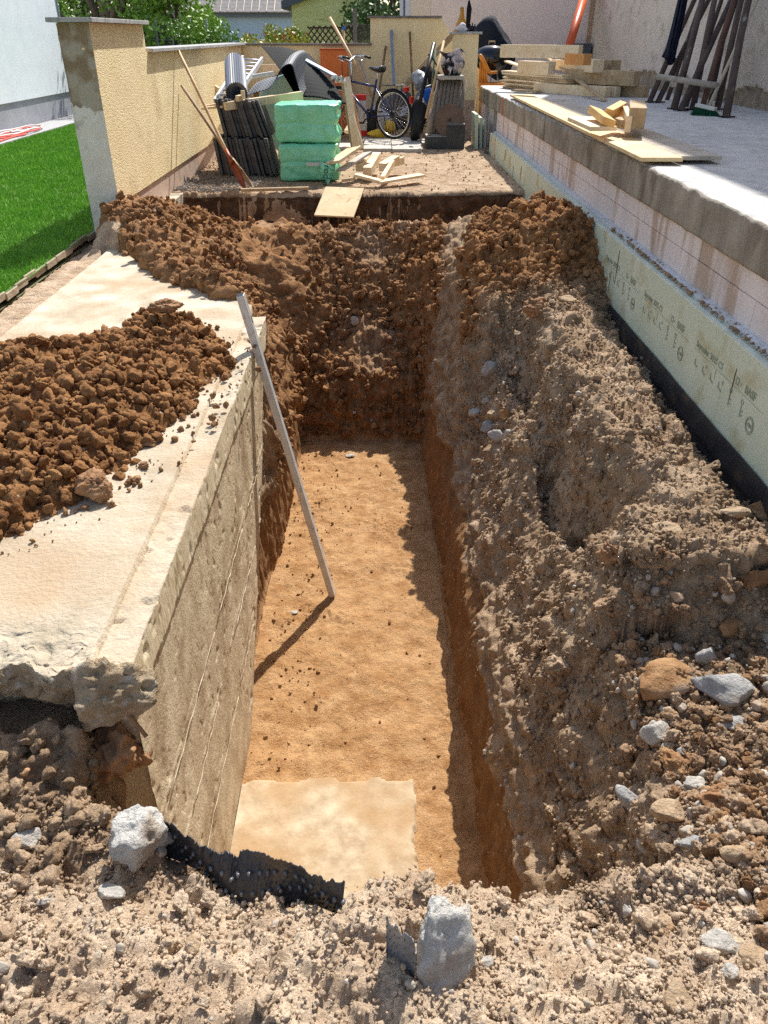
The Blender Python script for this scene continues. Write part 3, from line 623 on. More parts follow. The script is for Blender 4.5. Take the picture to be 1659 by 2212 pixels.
b = MB(); b.box((-2.185, 14.9, 0), (-.07, 15.1, 1.30)); b.prism([(-.068, 14.895, 0), (1.95, 14.895, 0), (1.95, 14.895, .75), (1.08, 14.895, 1.68), (-.068, 14.895, 1.68)], (0, .2, 0)); b.build('plaster', PLASTER_S, bw)
b = MB(); b.box((-2.13, 14.86, 1.302), (-.05, 15.14, 1.333)); b.box((-.12, 14.86, 1.682), (1.1, 15.14, 1.715)); b.build('coping', mat('dark_coping', (110, 104, 100), (134, 128, 120), sc=9), bw)
b = MB(); b.box((-2.0, 14.885, .10), (1.2, 14.899, .115)); b.box((-2.0, 14.88, .16), (1.2, 14.899, .17)); b.build('pipe', mat('grey_pipe', (120, 124, 128)), bw)

# lawn ------------------------------------------------------------------
b = MB(); b.add([(-5.75, 2, .0), (-2.44, 2, .0), (-2.44, 17.6, .0), (-5.75, 17.6, .0)], [(0, 1, 2, 3)])
tag(b.build('lawn', mat('lawn_soil', (60, 92, 30), (84, 122, 36), sc=4, bump=.01, bsc=60)), 'short cut lawn in front of the white house', 'lawn', kind='structure')
def lawn():
    n = 150000; u = rng.random(n); y = 5.0 + 12.5 * u ** 1.5; xn = -2.47; x = -5.74 + (xn + 5.74) * rng.random(n)
    keep = x > -1.95 * (y * .48 + .5) ; x, y = x[keep], y[keep]; n = len(x)
    h = (.020 + .020 * rng.random(n)) * (1 + .25 * fbm(x, y, x * 0, .4, 2, 95)); wd = (.0016 + .0004 * y) * (.7 + .6 * rng.random(n)); a = rng.random(n) * 6.283
    lean = .6 * h * rng.random(n); b_ = rng.random(n) * 6.283
    cx, cy = np.cos(a) * wd, np.sin(a) * wd
    V = np.stack([np.stack([x - cx, y - cy, 0 * x], 1), np.stack([x + cx, y + cy, 0 * x], 1), np.stack([x + lean * np.cos(b_), y + lean * np.sin(b_), h], 1)], 1).reshape(-1, 3)
    F = np.arange(3 * n).reshape(-1, 3)
    m = mat('grass_blade', (98, 156, 42), (140, 190, 66), sc=3.5, rough=.6, lo=.3, hi=.7, world=True, c3_=(150, 190, 80), sc3=40, t3=.6)
    tag(npmesh('grass', V, F, m), 'bright green short grass of the lawn', 'grass', kind='stuff')
lawn()
kb = MB(); pv = None
for i in range(22):
    y0 = 3.0 + i * .19; w_ = .012 * math.sin(i * 1.3); kb.obox((-2.452 + w_, y0 + .095, -.015 + .008 * math.sin(i * 2.1)), (.014, .20, .05), yaw=.02 * math.sin(i * 1.9))
tag(kb.build('lawn_edging', mat('old_kerb', (150, 134, 112), (176, 160, 138), sc=14, bump=.005, bsc=40), bevel=.005), 'narrow stone lawn edging curving along the grass', 'edging')
b = MB(); b.add([(-6.42, 2, .012), (-5.755, 2, .012), (-5.755, 18.6, .012), (-6.42, 18.6, .012)], [(0, 1, 2, 3)]); 
for i in range(16): b.box((-5.80, 2 + i * 1.0, 0), (-5.745, 2.99 + i * 1.0, .03))
tag(b.build('path', mat('path_gravel', (150, 150, 152), (184, 182, 180), sc=40, bump=.01, bsc=60)), 'grey gravel path with paver edging along the white house', 'path', kind='structure')
wh = thing('white_house', 'white rendered house wall with grey plinth beyond the lawn', 'house', (-6.4, 12, 0))
b = MB(); b.box((-16, -4, .44), (-6.4, 18.6, 6.5)); b.build('wall', WHITEP, wh)
b = MB(); b.box((-15.97, -3.97, -.05), (-6.43, 18.57, .438)); b.build('plinth', GREYP, wh)
b = MB(); b.box((-6.45, 18.603, .44), (-6.38, 18.66, 6.5)); b.build('corner_trim', mat('slate_trim', (120, 128, 140)), wh)
HOSE1 = mat('red_hose', (206, 92, 82)); HOSE2 = mat('white_hose', (222, 214, 210))
def hose(name, label, m, seed, c, rx, n=60, r=.014):
    q = random.Random(seed); pts = []
    for i in range(n):
        t = i / (n - 1); a = t * 6.28 * 2.3 + seed; rr = .75 + .35 * math.sin(t * 9 + seed)
        pts.append((c[0] + .22 * math.sin(a) * rr, c[1] + rx * math.cos(a * .98) * rr + .5 * (t - .5), c[2] + .008 * i / n + .02 * abs(math.sin(a * 3))))
    b = MB(); b.tube(pts, r, 6); return tag(b.build(name, m), label, 'hose')
hose('garden_hose', 'red garden hose coiled on the path by the white house', HOSE1, 1.0, (-6.08, 14.0, .03), 1.2)
hose('garden_hose', 'white garden hose tangled with the red one by the white house', HOSE2, 2.6, (-6.08, 14.6, .045), 1.0)
b = MB(); b.bar((-6.1, 11.9, .03), (-6.0, 12.8, .04), .05, .03); tag(b.build('edge_strip', mat('dark_strip', (70, 72, 76))), 'short dark metal strip lying on the path by the white house', 'strip')

# ------------------------------------------------------------------ right: terrace on its foundation
tr = thing('house_terrace', 'raised concrete terrace on block wall clad with green insulation boards', 'terrace', (1.7, 8, 0))
# deck as displaced loft (rough edge)
ys = np.concatenate([np.arange(-1.2, 3, .05), np.arange(3, 14.3, .02), [14.3]])
prof = [(4.3, .75), (3.5, .75), (3.0, .75), (2.6, .75), (2.3, .75), (2.1, .75), (1.95, .75), (1.86, .75), (1.80, .75), (1.765, .75), (1.74, .748), (1.725, .742)] + [(1.712, .735 - .2 * j / 14) for j in range(15)] + [(1.74, .533), (1.9, .532)]
P = np.array([[(px, y, pz) for px, pz in prof] for y in ys]); x, y, z = P[..., 0], P[..., 1], P[..., 2]
e = np.exp(-((x - 1.72) / .04) ** 2) * (z > .70)
P[..., 0] += np.where(x < 1.76, .010 * fbm(x, y, z, .10, 4, 101), 0); P[..., 2] += e * .016 * fbm(y, x, z, .09, 3, 102) + np.where((z > .7) & (x > 1.8), .003 * fbm(x, y, z, .5, 3, 103), 0)
dk = grid_obj('deck_slab', P, DECK, tr); dk.data.materials.append(CONC_GREY)
nu = P.shape[1]; mi = np.zeros((len(ys) - 1, nu - 1), np.int32); mi[:, 11:] = 1; dk.data.polygons.foreach_set('material_index', mi.ravel())
b = MB(); b.box((1.72, 14.28, .535), (4.3, 14.31, .746)); b.box((1.9, -1.2, .54), (4.3, 14.28, .70)); b.build('slab_core', CONC_GREY, tr)
b = MB()
q = random.Random(3)
def course(y0, y1, z0, z1, off):
    y = y0 - off
    while y < y1:
        a, c = max(y, y0), min(y + .5, y1)
        if c - a > .02: b.box((1.735 + q.uniform(-.0015, .0015), a + .002, z0 + .002), (1.95, c - .002, z1 - .002))
        y += .5
for (ya, yb_) in ((-1.2, 12.22), (13.55, 14.28)):
    for z0, z1, off in ((.42, .53, .1), (.17, .42, .33), (-.08, .17, .08), (-.33, -.08, .2), (-.6, -.33, .4)): course(ya, yb_, z0, z1, off)
b.box((1.745, -1.2, -.6), (1.94, 12.2, .529)); b.build('block_wall', BLOCK, tr)
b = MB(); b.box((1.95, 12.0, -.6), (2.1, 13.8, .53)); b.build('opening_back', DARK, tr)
b = MB()
for k in range(5): b.box((1.78, 12.95 + k * .11, -.1), (1.9, 13.05 + k * .11, .52))
b.build('opening_blocks', BLOCK, tr)
b = MB(); b.box((1.737, 0.4, .262), (1.79, .5, .27)); 
INK = mat('grey_print', (146, 154, 134), rough=.7)
def text_mesh(body, size, M, name, m, parent, thick=.0008, bold=0.0, shear=0):
    cu = bpy.data.curves.new(name, 'FONT'); cu.body = body; cu.size = size; cu.extrude = thick; cu.offset = bold; cu.shear = shear
    t = bpy.data.objects.new(name, cu); COL.objects.link(t); bpy.context.view_layer.update()
    me = bpy.data.meshes.new_from_object(t.evaluated_get(bpy.context.evaluated_depsgraph_get())); bpy.data.objects.remove(t)
    me.transform(M)
    if parent is not None and '_b' in parent: me.transform(Matrix.Translation(-Vector(parent['_b'])))
    me.materials.clear(); me.materials.append(m)
    o = bpy.data.objects.new(name, me); COL.objects.link(o); o.parent = parent
    if parent is not None and '_b' in parent: o['_b'] = parent['_b']
    return o
def M_left(y, z, x=1.6385):   # text on a face that looks toward -X
    return Matrix(((0, 0, -1, x), (-1, 0, 0, y), (0, 1, 0, z), (0, 0, 0, 1)))
y1 = 12.15; k = 0
boards = []
while y1 > .4:
    y0 = y1 - 1.25
    b = MB(); b.box((1.64, y0 + .003, -.345), (1.733, y1, .262 - .0)); bo = b.build('insulation_board', XPS, tr, bevel=.003); boards.append((bo, y0, y1))
    b = MB(); b.box((1.642, y0 + .004, .2625), (1.665, y1 - .002, .268)); b.build('top_edge', XPSEDGE, bo)
    y1 = y0; k += 1
b = MB(); b.box((1.69, .4, .2625), (1.734, 12.13, .285)); b.build('top_rail', WHITEMET, tr)
def ybrd(y):
    for bo, a, c in boards:
        if a <= y <= c: return bo
    return boards[-1][0]
def sheet(pts, parent, name='print_mark'):   # filled outline on the board face: (dy toward the viewer, z)
    b = MB(); b.prism([(1.6392, y, z) for y, z in pts], (.0008, 0, 0)); return b.build(name, INK, parent)
def prints(Y, Z, s=1.0):
    bo = ybrd(Y - .2)
    text_mesh('Styrodur 3035 CS', .047 * s, M_left(Y, Z + .012), 'printed_words', INK, bo)
    for a, l in ((-.27, .78),):
        sheet([(Y + .02, Z - .004), (Y - .80 * s, Z - .004), (Y - .80 * s, Z - .0015), (Y + .02, Z - .0015)], bo, 'printed_line')
    bo2 = ybrd(Y - .6)
    text_mesh('BASF', .052 * s, M_left(Y - .60, Z + .012), 'printed_words', INK, bo2, bold=.0012)
    b = MB(); yy = Y - .50; 
    for (a, c, d, e) in ((0, .034, 0, .007), (0, .034, .027, .034), (0, .007, .007, .027), (.027, .034, .007, .027), (.05, .06, .012, .022)): b.box((1.6385, yy - c, Z + .012 + d), (1.6393, yy - a, Z + .012 + e))
    b.build('printed_logo', INK, bo2)
    zz = Z - .075
    for i in range(4):
        y = Y - .02 - i * .105; b = MB()
        b.prism([(1.6385, y, zz), (1.6385, y - .042, zz - .009), (1.6385, y - .042, zz + .001), (1.6385, y - .015, zz + .006), (1.6385, y - .010, zz + .030), (1.6385, y - .002, zz + .030)], (.0008, 0, 0))
        if i % 2: b.box((1.6385, y - .05, zz + .03), (1.6393, y - .035, zz + .045))
        if i == 2: b.box((1.6385, y - .052, zz + .02), (1.6393, y - .048, zz + .065))
        b.build('printed_symbol', INK, bo)
    for i, y in enumerate((Y - .47, Y - .60)):
        b = MB(); b.box((1.6385, y - .012, zz - .03), (1.6393, y - .004, zz + .03)); b.box((1.6385, y - .03, zz - .02), (1.6393, y - .012, zz - .012)); b.box((1.6385, y - .03, zz), (1.6393, y - .012, zz + .008))
        b.tube([(1.6387, y - .008 + .012 * math.cos(t * .9), zz + .042 + .012 * math.sin(t * .9)) for t in range(7)], .002, 4, closed=True)
        b.build('printed_symbol', INK, bo)
    b = MB()
    for r_ in (.038, .030): b.tube([(1.6387, Y - .72 + r_ * math.cos(t * .31416), zz - .02 + r_ * math.sin(t * .31416)) for t in range(20)], .0017, 4, closed=True)
    b.build('printed_stamp', INK, bo2)
    text_mesh('DIN', .022, M_left(Y - .702, zz - .028), 'printed_words', INK, bo2)
for Yp in (3.78, 4.68, 5.58, 6.5): prints(Yp, .085)
# dark streaks and orange chalk line
for (yy, z0, z1, w_) in ((9.35, .05, .2, .02), (8.1, .05, .18, .012), (9.9, .0, .13, .012), (10.6, .1, .22, .008), (5.3, .0, .22, .008), (5.42, -.1, .05, .005), (3.3, .0, .16, .005)):
    b = MB(); b.prism([(1.6375, yy + w_ * .5, z1), (1.6375, yy - w_ * .5, z1 - .01), (1.6375, yy - w_ * .6, (z0 + z1) / 2), (1.6375, yy, z0), (1.6375, yy + w_ * .6, (z0 + z1) / 2)], (.002, 0, 0)); b.build('dark_streak', mat('bitumen_streak', (66, 56, 44)), tr)
b = MB(); b.box((1.695, 11.55, .53), (1.706, 11.562, .742)); b.box((1.728, 11.552, .27), (1.7335, 11.56, .53)); b.box((1.635, 11.56, -.16), (1.6395, 11.572, .26)); b.build('chalk_line', mat('orange_chalk', (232, 120, 62)), tr)
# grime on the ledge
idx = 1500; ry = 1.5 + 4.2 * rng.random(idx) ** 1.8; P = np.stack([1.668 + .05 * rng.random(idx), ry, np.full(idx, .275)], 1)
c = scatter('soil_crumbs', P, .002 + .012 * rng.random(idx) ** 2.8, np.tile([0, 0, 1.], (idx, 1)), rock_lo, CLOD, rng, .1, np.tile([0, .5, .3, 0], (idx, 1))); tag(c, 'soil crumbs lying on top of the insulation boards', 'soil', kind='stuff')
# dimpled membrane
ysm = np.arange(1.6, 12.25, .0105); zs = np.linspace(0, 1, 26)
topz = ip(ysm, [(1.6, -.16), (3, -.15), (6, -.14), (9, -.13), (11, -.08), (12.25, .05)]) + .012 * fbm(ysm, ysm * 0, ysm * 0, .5, 3, 111)
Pm = np.zeros((len(zs), len(ysm), 3)); Pm[..., 1] = ysm[None]; Pm[..., 2] = topz[None] - .42 * zs[:, None]
bul = .018 + .05 * np.clip(fbm(ysm, ysm * 0 + 4, ysm * 0, .9, 3, 112), 0, 1) + .10 * np.clip((ysm - 10.3) / 2, 0, 1)
Pm[..., 0] = 1.634 - bul[None] * (.25 + zs[:, None] ** .7)
iy = np.arange(len(ysm)) % 3 == 1; iz = np.arange(len(zs)) % 3 == 1
Pm[..., 0] -= .011 * (iz[:, None] & iy[None]) * (zs[:, None] > .18)
mb = grid_obj('dimpled_membrane', Pm, MEMBR, None, smooth=True); tag(mb, 'black dimpled drainage membrane standing against the insulated house base', 'membrane')
b = MB(); c = MB()
patio = MB(); patio.box((1.62, 14.32, -.1), (4.2, 17.5, .30)); tag(patio.build('patio', CONC_GREY), 'low paved area behind the terrace', 'patio', kind='structure')

bh = thing('beige_house', 'tall beige rendered house wall with crumbling base at the terrace', 'house', (4.3, 10, 0))
ys = np.concatenate([np.arange(-3, 6, .3), np.arange(6, 17.5, .04), [17.5]]); zs = np.concatenate([[.70], np.arange(.72, 1.3, .03), np.arange(1.3, 3, .1), [3, 5, 9.0]])
Yg, Zg = np.meshgrid(ys, zs); Xg = 4.2 + .012 * fbm(Yg, Zg, Yg * 0, .5, 4, 121); brk = (Zg < .92 + .13 * fbm(Yg, Zg * 0, Yg * 0, .8, 4, 122) + .02 * fbm(Yg, Zg * 0, Yg * 0, .1, 2, 124)); Xg = Xg + np.where(brk, .03 + .02 * fbm(Yg, Zg, Yg * 0, .1, 4, 123), 0)
Pw = np.stack([Xg, Yg, Zg], 2); wl = grid_obj('wall', Pw, BEIGEW, bh); wl.data.materials.append(mat('crumbled_masonry', (150, 132, 110), (178, 160, 136), sc=9, bump=.015, bsc=18, c3_=(116, 100, 82), sc3=10, t3=.58))
wl.data.polygons.foreach_set('material_index', brk[:-1, :-1].ravel().astype(np.int32))
b = MB(); b.box((4.25, -3, -.1), (13, 17.47, 8.98)); b.build('building_body', BEIGEW, bh)
b = MB(); b.box((4.12, 17.49, .3), (4.26, 17.56, 4)); b.build('corner_edge', mat('worn_edge', (170, 140, 116), (190, 162, 136), sc=8, bump=.006, bsc=30), bh)
pk = thing('pink_house', 'low pink rendered annex wall behind the terrace', 'house', (2, 17.6, 0))
b = MB(); b.box((1.09, 17.56, .0), (4.3, 21, 2.7)); b.build('wall', PINKW, pk)
b = MB(); b.box((.70, 17.8, 0), (1.088, 21, 2.7)); b.build('side_wall', mat('sand_render', (222, 206, 190), (230, 214, 200), sc=1.5), pk)
b = MB(); b.box((.50, 17.85, 0), (.56, 18.1, 2.7)); b.box((.60, 17.85, 0), (.698, 18.1, 2.7)); b.build('window_frame', mat('pale_frame', (206, 208, 220)), pk)
b = MB(); b.box((.56, 17.9, 0), (.60, 18.05, 2.7)); b.build('downpipe', mat('grey_downpipe', (124, 132, 156)), pk)

# ------------------------------------------------------------------ far background
def leaf_mat(name, a, b_, c_=None): return mat(name, a, b_, sc=5, rough=.55, lo=.35, hi=.65, world=True, spec=.4, c3_=c_, sc3=9, t3=.58)
LF1 = leaf_mat('leaf_green', (74, 110, 34), (126, 160, 50)); LF2 = leaf_mat('leaf_dark', (44, 74, 30), (76, 108, 40)); LF3 = leaf_mat('leaf_mixed', (96, 128, 44), (176, 180, 76), (196, 84, 62)); LF4 = leaf_mat('leaf_fresh', (110, 150, 44), (160, 192, 70))
BARK = mat('bark', (78, 66, 54), (104, 90, 74), sc=20, bump=.01, bsc=40, stretch=(1, 1, .3))
def foliage(blobs, n, size, seed):
    r_ = np.random.default_rng(seed); Vs = []
    C = np.array([b_[:3] for b_ in blobs]); Rr = np.array([b_[3:6] for b_ in blobs]); wts = Rr.prod(1) ** .7; wts /= wts.sum()
    k = r_.choice(len(blobs), n, p=wts); d = r_.normal(size=(n, 3)); d /= np.linalg.norm(d, axis=1)[:, None]; rad = r_.random(n) ** .45
    P = C[k] + d * Rr[k] * rad[:, None]
    keep = fbm(P[:, 0], P[:, 1], P[:, 2], .28, 2, seed) > -.12; P = P[keep]; n = len(P)
    a = r_.normal(size=(n, 3)); a /= np.linalg.norm(a, axis=1)[:, None]; b_ = np.cross(a, r_.normal(size=(n, 3))); b_ /= np.linalg.norm(b_, axis=1)[:, None]
    s = size * (.6 + .8 * r_.random(n))[:, None]
    V = np.stack([P - a * s, P + b_ * s * .5, P + a * s, P - b_ * s * .5], 1).reshape(-1, 3); return V, np.arange(4 * n).reshape(-1, 4)
def tree(name, label, cat, base, trunk, blobs, n, size, lm, seed, group=None):
    t = thing(name, label, cat, base, group)
    V, F = foliage([(bx + base[0], by + base[1], bz + base[2], rx, ry, rz) for bx, by, bz, rx, ry, rz in blobs], n, size, seed)
    npmesh('crown', V - np.array(base), F, lm, parent=t)
    b = MB(); h = max(q[2] for q in blobs); B = Vector(base)
    b.tube([B + Vector((0, 0, -.1)), B + Vector((.03, 0, h * .4)), B + Vector((-.02, .02, h * .8))], [trunk, trunk * .75, trunk * .4], 9)
    for q in blobs[:7]: b.tube([B + Vector((.02, 0, h * .35)), B + Vector((q[0] * .5, q[1] * .5, h * .35 + (q[2] - h * .35) * .6)), B + Vector(q[:3])], [trunk * .5, trunk * .35, trunk * .12], 6)
    b.build('trunk', BARK, t); return t
def blb(seed, n, sx, sy, z0, z1, r0, r1):
    q = random.Random(seed); return [(q.uniform(-sx, sx), q.uniform(-sy, sy), q.uniform(z0, z1), q.uniform(r0, r1), q.uniform(r0, r1), q.uniform(r0, r1) * .8) for _ in range(n)]
def gb(px, D, z=0): v = at(px, 60, D); return (v.x, D, z)
tree('garden_tree', 'leafy tree with thick dark trunk right beside the white house', 'tree', gb(232, 21), .22, blb(1, 14, 1.6, 1.2, 1.3, 3.8, .5, .9), 9000, .065, LF1, 1, 'trees behind the garden wall')
tree('garden_tree', 'dense dark green tree standing left behind the others', 'tree', gb(190, 25), .2, blb(2, 12, 1.9, 1.2, .9, 3.5, .6, 1.1), 8000, .07, LF2, 2, 'trees behind the garden wall')
tree('garden_tree', 'fresh light green tree above the dark mesh fence', 'tree', gb(385, 21.5), .09, blb(3, 12, .75, .7, 1.45, 3.4, .35, .65), 8000, .055, LF4, 3, 'trees behind the garden wall')
tree('garden_tree', 'dark tree in the gap between the trellis house and the pink house', 'tree', gb(848, 23), .14, blb(4, 12, .8, .8, 1.2, 3.5, .5, .8), 6000, .06, LF2, 4, 'trees behind the garden wall')
tree('garden_shrub', 'round green shrub in front of the pale blue house', 'shrub', gb(455, 19), .05, blb(5, 12, .62, .5, .5, 1.55, .3, .48), 7000, .04, LF1, 5)
tree('garden_shrub', 'low bush with red and yellow young leaves behind the coping', 'shrub', gb(600, 17.2), .04, blb(6, 14, .62, .3, .9, 1.45, .2, .34), 7000, .035, LF3, 6)
tree('garden_shrub', 'small dark shrub below the mesh fence', 'shrub', gb(375, 20.3), .04, blb(7, 8, .5, .3, .4, 1.1, .3, .5), 3500, .04, LF2, 7)
def facade(name, label, D, x0, x1, ytop, m, depth=6):
    a = at(x0, 60, D); c = at(x1, 60, D); zt = at(x0, ytop, D).z; t = thing(name, label, 'house', (a.x, D, 0)); return t, a.x, c.x, zt
t, xa, xc, zt = facade('blue_house', 'pale blue house with grey tiled roof far behind the garden', 36, 300, 660, 27, None)
b = MB(); b.box((xa, 36, -.1), (xc, 42, zt)); b.build('wall', mat('blue_render', (170, 186, 204), (182, 196, 212), sc=.8), t)
b = MB(); b.bar((xa - .2, 35.85, zt - .05), (xc + .2, 35.85, zt - .05), .12, .2); b.build('gutter', mat('grey_gutter', (110, 112, 120)), t)
b = MB()
for r_ in range(26):
    for c_ in range(int((xc - xa) / .3)):
        b.obox((xa + .15 + c_ * .3, 35.8 + r_ * .22, zt + .06 + r_ * .13), (.27, .26, .05), roll=R(30))
b.build('roof', mat('roof_tile', (126, 118, 116), (156, 148, 142), sc=9), t)
t, xa, xc, zt = facade('yellow_house', 'pale yellow green outbuilding with sloping dark roof behind the trellis', 24, 632, 812, 12, None)
b = MB(); b.prism([(xa, 24, -.1), (xc, 24, -.1), (xc, 24, zt + .75), (xa, 24, zt)], (0, 3, 0)); b.build('wall', mat('lime_render', (206, 206, 140), (218, 218, 160), sc=1.5, bump=.01, bsc=8, c3_=(184, 182, 118), sc3=3, t3=.6, stretch=(1, 1, 4)), t)
b = MB(); b.prism([(xa - .25, 23.85, zt - .08), (xc + .1, 23.85, zt + .72), (xc + .1, 23.85, zt + .95), (xa - .25, 23.85, zt + .1)], (0, 3.3, 0)); b.build('roof', mat('slate_roof', (92, 98, 110)), t)
b = MB(); b.box((xc + .002, 23.9, -.1), (xc + .12, 24.2, 3.2)); b.build('downpipe', mat('grey_downpipe', (124, 132, 156)), t)
# dark shed and block wall between trees
t = thing('garden_shed', 'dark shed with white stripes and a grey block wall behind the tall wall end', 'shed', gb(310, 26))
B = Vector(t['_b']); b = MB(); b.box((B.x - .7, 26, 0), (B.x + .8, 28, 1.25)); b.build('block_wall', mat('grey_blocks', (134, 132, 134), (160, 158, 158), sc=12), t)
b = MB(); b.box((B.x - .6, 25.9, 1.25), (B.x + .7, 28, 2.0)); b.build('dark_wall', mat('dark_boards', (58, 56, 62)), t)
b = MB(); 
for k in range(3): b.box((B.x - .65, 25.86, 1.35 + k * .22), (B.x + .72, 25.899, 1.41 + k * .22))
b.build('white_stripe', mat('pale_stripe', (196, 198, 204)), t)
# mesh fence
fx0, fx1 = at(338, 60, 19.5).x, at(412, 60, 19.5).x
t = thing('mesh_fence', 'dark mesh fence between thin posts behind the left wall', 'fence', (fx0, 19.5, 0)); b = MB()
z = .6
for i in range(46): xx = fx0 + (fx1 - fx0) * i / 45; b.bar((xx, 19.5, .5), (xx, 19.5, 1.62), .007, .007)
for i in range(48): zz = .5 + 1.12 * i / 47; b.bar((fx0, 19.505, zz), (fx1, 19.505, zz), .007, .007)
b.build('mesh', mat('dark_mesh', (52, 54, 56)), t)
for xx in (fx0, fx0 + (fx1 - fx0) * .45, fx1, fx1 + .35): b = MB(); b.tube([(xx, 19.48, 0), (xx, 19.48, 1.75)], .02, 8); b.build('post', mat('fence_post', (120, 126, 130)), t)
b = MB(); b.bar((fx0 - .4, 19.47, 1.36), (fx1 + 1.1, 19.47, 1.36), .012, .012); b.build('top_wire', mat('fence_post', (120, 126, 130)), t)
# trellis
D = 17.0; x0, x1 = at(664, 60, D).x, at(775, 60, D).x; z0, z1 = 1.20, at(700, 56, D).z
t = thing('trellis', 'dark wooden expanding trellis in front of the yellow green outbuilding', 'trellis', (x0, D, 0)); b = MB(); n = 9; h = z1 - z0; st = (x1 - x0) / n
for i in range(-2, n + 1):
    for sg in (1, -1):
        a0 = x0 + st * i; a1 = a0 + h * .9; 
        if sg < 0: a0, a1 = a1, a0
        p, q_ = Vector((a0, D + .01 * sg, z0)), Vector((a1, D + .01 * sg, z1))
        lo, hi = 0., 1.
        dx = q_.x - p.x
        for lim, s_ in ((x0, 1), (x1, -1)):
            tt_ = (lim - p.x) / dx
            if dx * s_ > 0: lo = max(lo, tt_)
            else: hi = min(hi, tt_)
        if hi - lo > .1: b.bar(p.lerp(q_, lo), p.lerp(q_, hi), .012, .022)
b.build('lattice', mat('dark_lattice', (58, 44, 40)), t); b = MB(); b.bar((x0, D + .03, z1 - .03), (x1, D + .03, z1 - .03), .015, .025); b.build('rail', mat('dark_lattice', (58, 44, 40)), t)
v = at(767, 60, 16.6); b = MB(); b.box((v.x - .035, 16.58, 0), (v.x + .035, 16.62, at(767, 18, 16.6).z)); zz = at(767, 55, 16.6).z; b.box((v.x - .2, 16.57, zz), (v.x + .2, 16.6, zz + .02)); b.box((v.x + .16, 16.57, zz - .14), (v.x + .17, 16.6, zz)); b.box((v.x - .17, 16.57, zz - .10), (v.x - .16, 16.6, zz))
tag(b.build('wooden_post', mat('weathered_post', (112, 108, 116), (90, 86, 90), sc=20)), 'grey wooden post with small crossbar behind the back wall', 'post')
v = at(742, 60, 15.6); b = MB(); b.tube([(v.x, 15.6, 0), (v.x, 15.6, 1.52)], .018, 8); s = tag(b.build('garden_stake', mat('stake_wood', (186, 150, 112)), base=(v.x, 15.6, 0)), 'thin garden stake with blue cap beside the trellis', 'stake')
b = MB(); b.tube([(v.x, 15.6, 1.521), (v.x, 15.6, 1.57)], .024, 8); b.build('cap', mat('blue_plastic', (40, 100, 190), rough=.4), s)
x0, x1 = at(773, 60, 15.8).x, at(799, 60, 15.8).x; t = thing('wire_panel', 'fine dark wire panel leaning behind the wall step', 'panel', (x0, 15.8, 0)); b = MB()
for i in range(22): xx = x0 + (x1 - x0) * i / 21; b.bar((xx, 15.8, .8), (xx, 15.8, 1.60), .006, .006)
for i in range(44): zz = .8 + .8 * i / 43; b.bar((x0, 15.806, zz), (x1, 15.806, zz), .006, .006)
b.build('mesh', mat('dark_mesh', (52, 54, 56)), t)
# cut face of the shallow ditch, its deep shade put into a dark soil colour
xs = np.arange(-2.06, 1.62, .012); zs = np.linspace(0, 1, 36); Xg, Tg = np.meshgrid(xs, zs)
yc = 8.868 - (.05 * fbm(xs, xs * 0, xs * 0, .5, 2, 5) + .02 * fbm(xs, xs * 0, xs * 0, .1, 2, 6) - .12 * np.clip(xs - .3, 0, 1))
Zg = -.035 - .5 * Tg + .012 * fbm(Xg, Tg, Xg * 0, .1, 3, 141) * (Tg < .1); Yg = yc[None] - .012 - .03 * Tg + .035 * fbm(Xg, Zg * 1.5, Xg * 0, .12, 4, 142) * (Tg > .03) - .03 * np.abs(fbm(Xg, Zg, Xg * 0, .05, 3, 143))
tag(grid_obj('ditch_face', np.stack([Xg, Yg, Zg], 2), mat('shaded_ditch_soil', (62, 46, 34), (104, 78, 56), sc=9, bump=.02, bsc=60, bdet=9, c3_=(128, 104, 82), sc3=22, t3=.62), None), 'shade darkened cut face of the shallow ditch across the yard', 'ground', kind='structure')
# thin slab in the trench
ys = np.arange(1.4, 2.67, .012); xs = np.arange(-.70, .19, .012); Xg, Yg = np.meshgrid(xs, ys)
ed = np.minimum(.185 + .022 * fbm(Yg, Xg * 0, Xg * 0, .12, 3, 131) - Xg, 2.655 + .05 * fbm(Xg, Xg * 0, Xg * 0, .15, 3, 132) - Yg)
Zg = -1.812 + .004 * fbm(Xg, Yg, Xg * 0, .2, 3, 133) - np.where(ed < .004, .05, 0) - .004 * np.exp(-np.clip(ed, 0, 1) / .02)
o = grid_obj('footing_slab', np.stack([Xg, Yg, Zg], 2), mat('thin_slab_concrete', (158, 138, 110), (196, 178, 150), sc=12, bump=.003, bsc=60, c3_=(164, 132, 94), sc3=3.5, t3=.50, s3=.15), None)
tag(o, 'thin pale concrete slab with ragged edge at the near end of the trench floor', 'slab')
# ------------------------------------------------------------------ yard clutter
PINE = mat('pine_wood', (220, 192, 152), (238, 218, 184), sc=3, bump=.0015, bsc=60, c3_=(190, 148, 96), sc3=6, t3=.62, stretch=(1, 1, 1), rough=.75)
PINEEND = mat('pine_end', (204, 160, 100), (222, 186, 130), sc=12, rough=.8)
OLDW = mat('old_wood', (168, 142, 108), (196, 172, 138), sc=6, bump=.002, bsc=60, c3_=(136, 112, 84), sc3=9, t3=.6)
HANDLE = mat('ash_handle', (184, 148, 104), (204, 172, 130), sc=12, rough=.6)
DHANDLE = mat('dark_handle', (120, 96, 70), (148, 120, 90), sc=12, rough=.6)
STEEL = mat('galvanised', (170, 172, 174), (196, 198, 198), sc=12, rough=.38, metal=.7)
ALU = mat('aluminium', (188, 190, 190), (206, 206, 204), sc=9, rough=.45, metal=.35, c3_=(150, 146, 138), sc3=20, t3=.62)
ALUD = mat('dull_aluminium', (190, 194, 200), (208, 210, 214), rough=.5, metal=.25, sc=10)
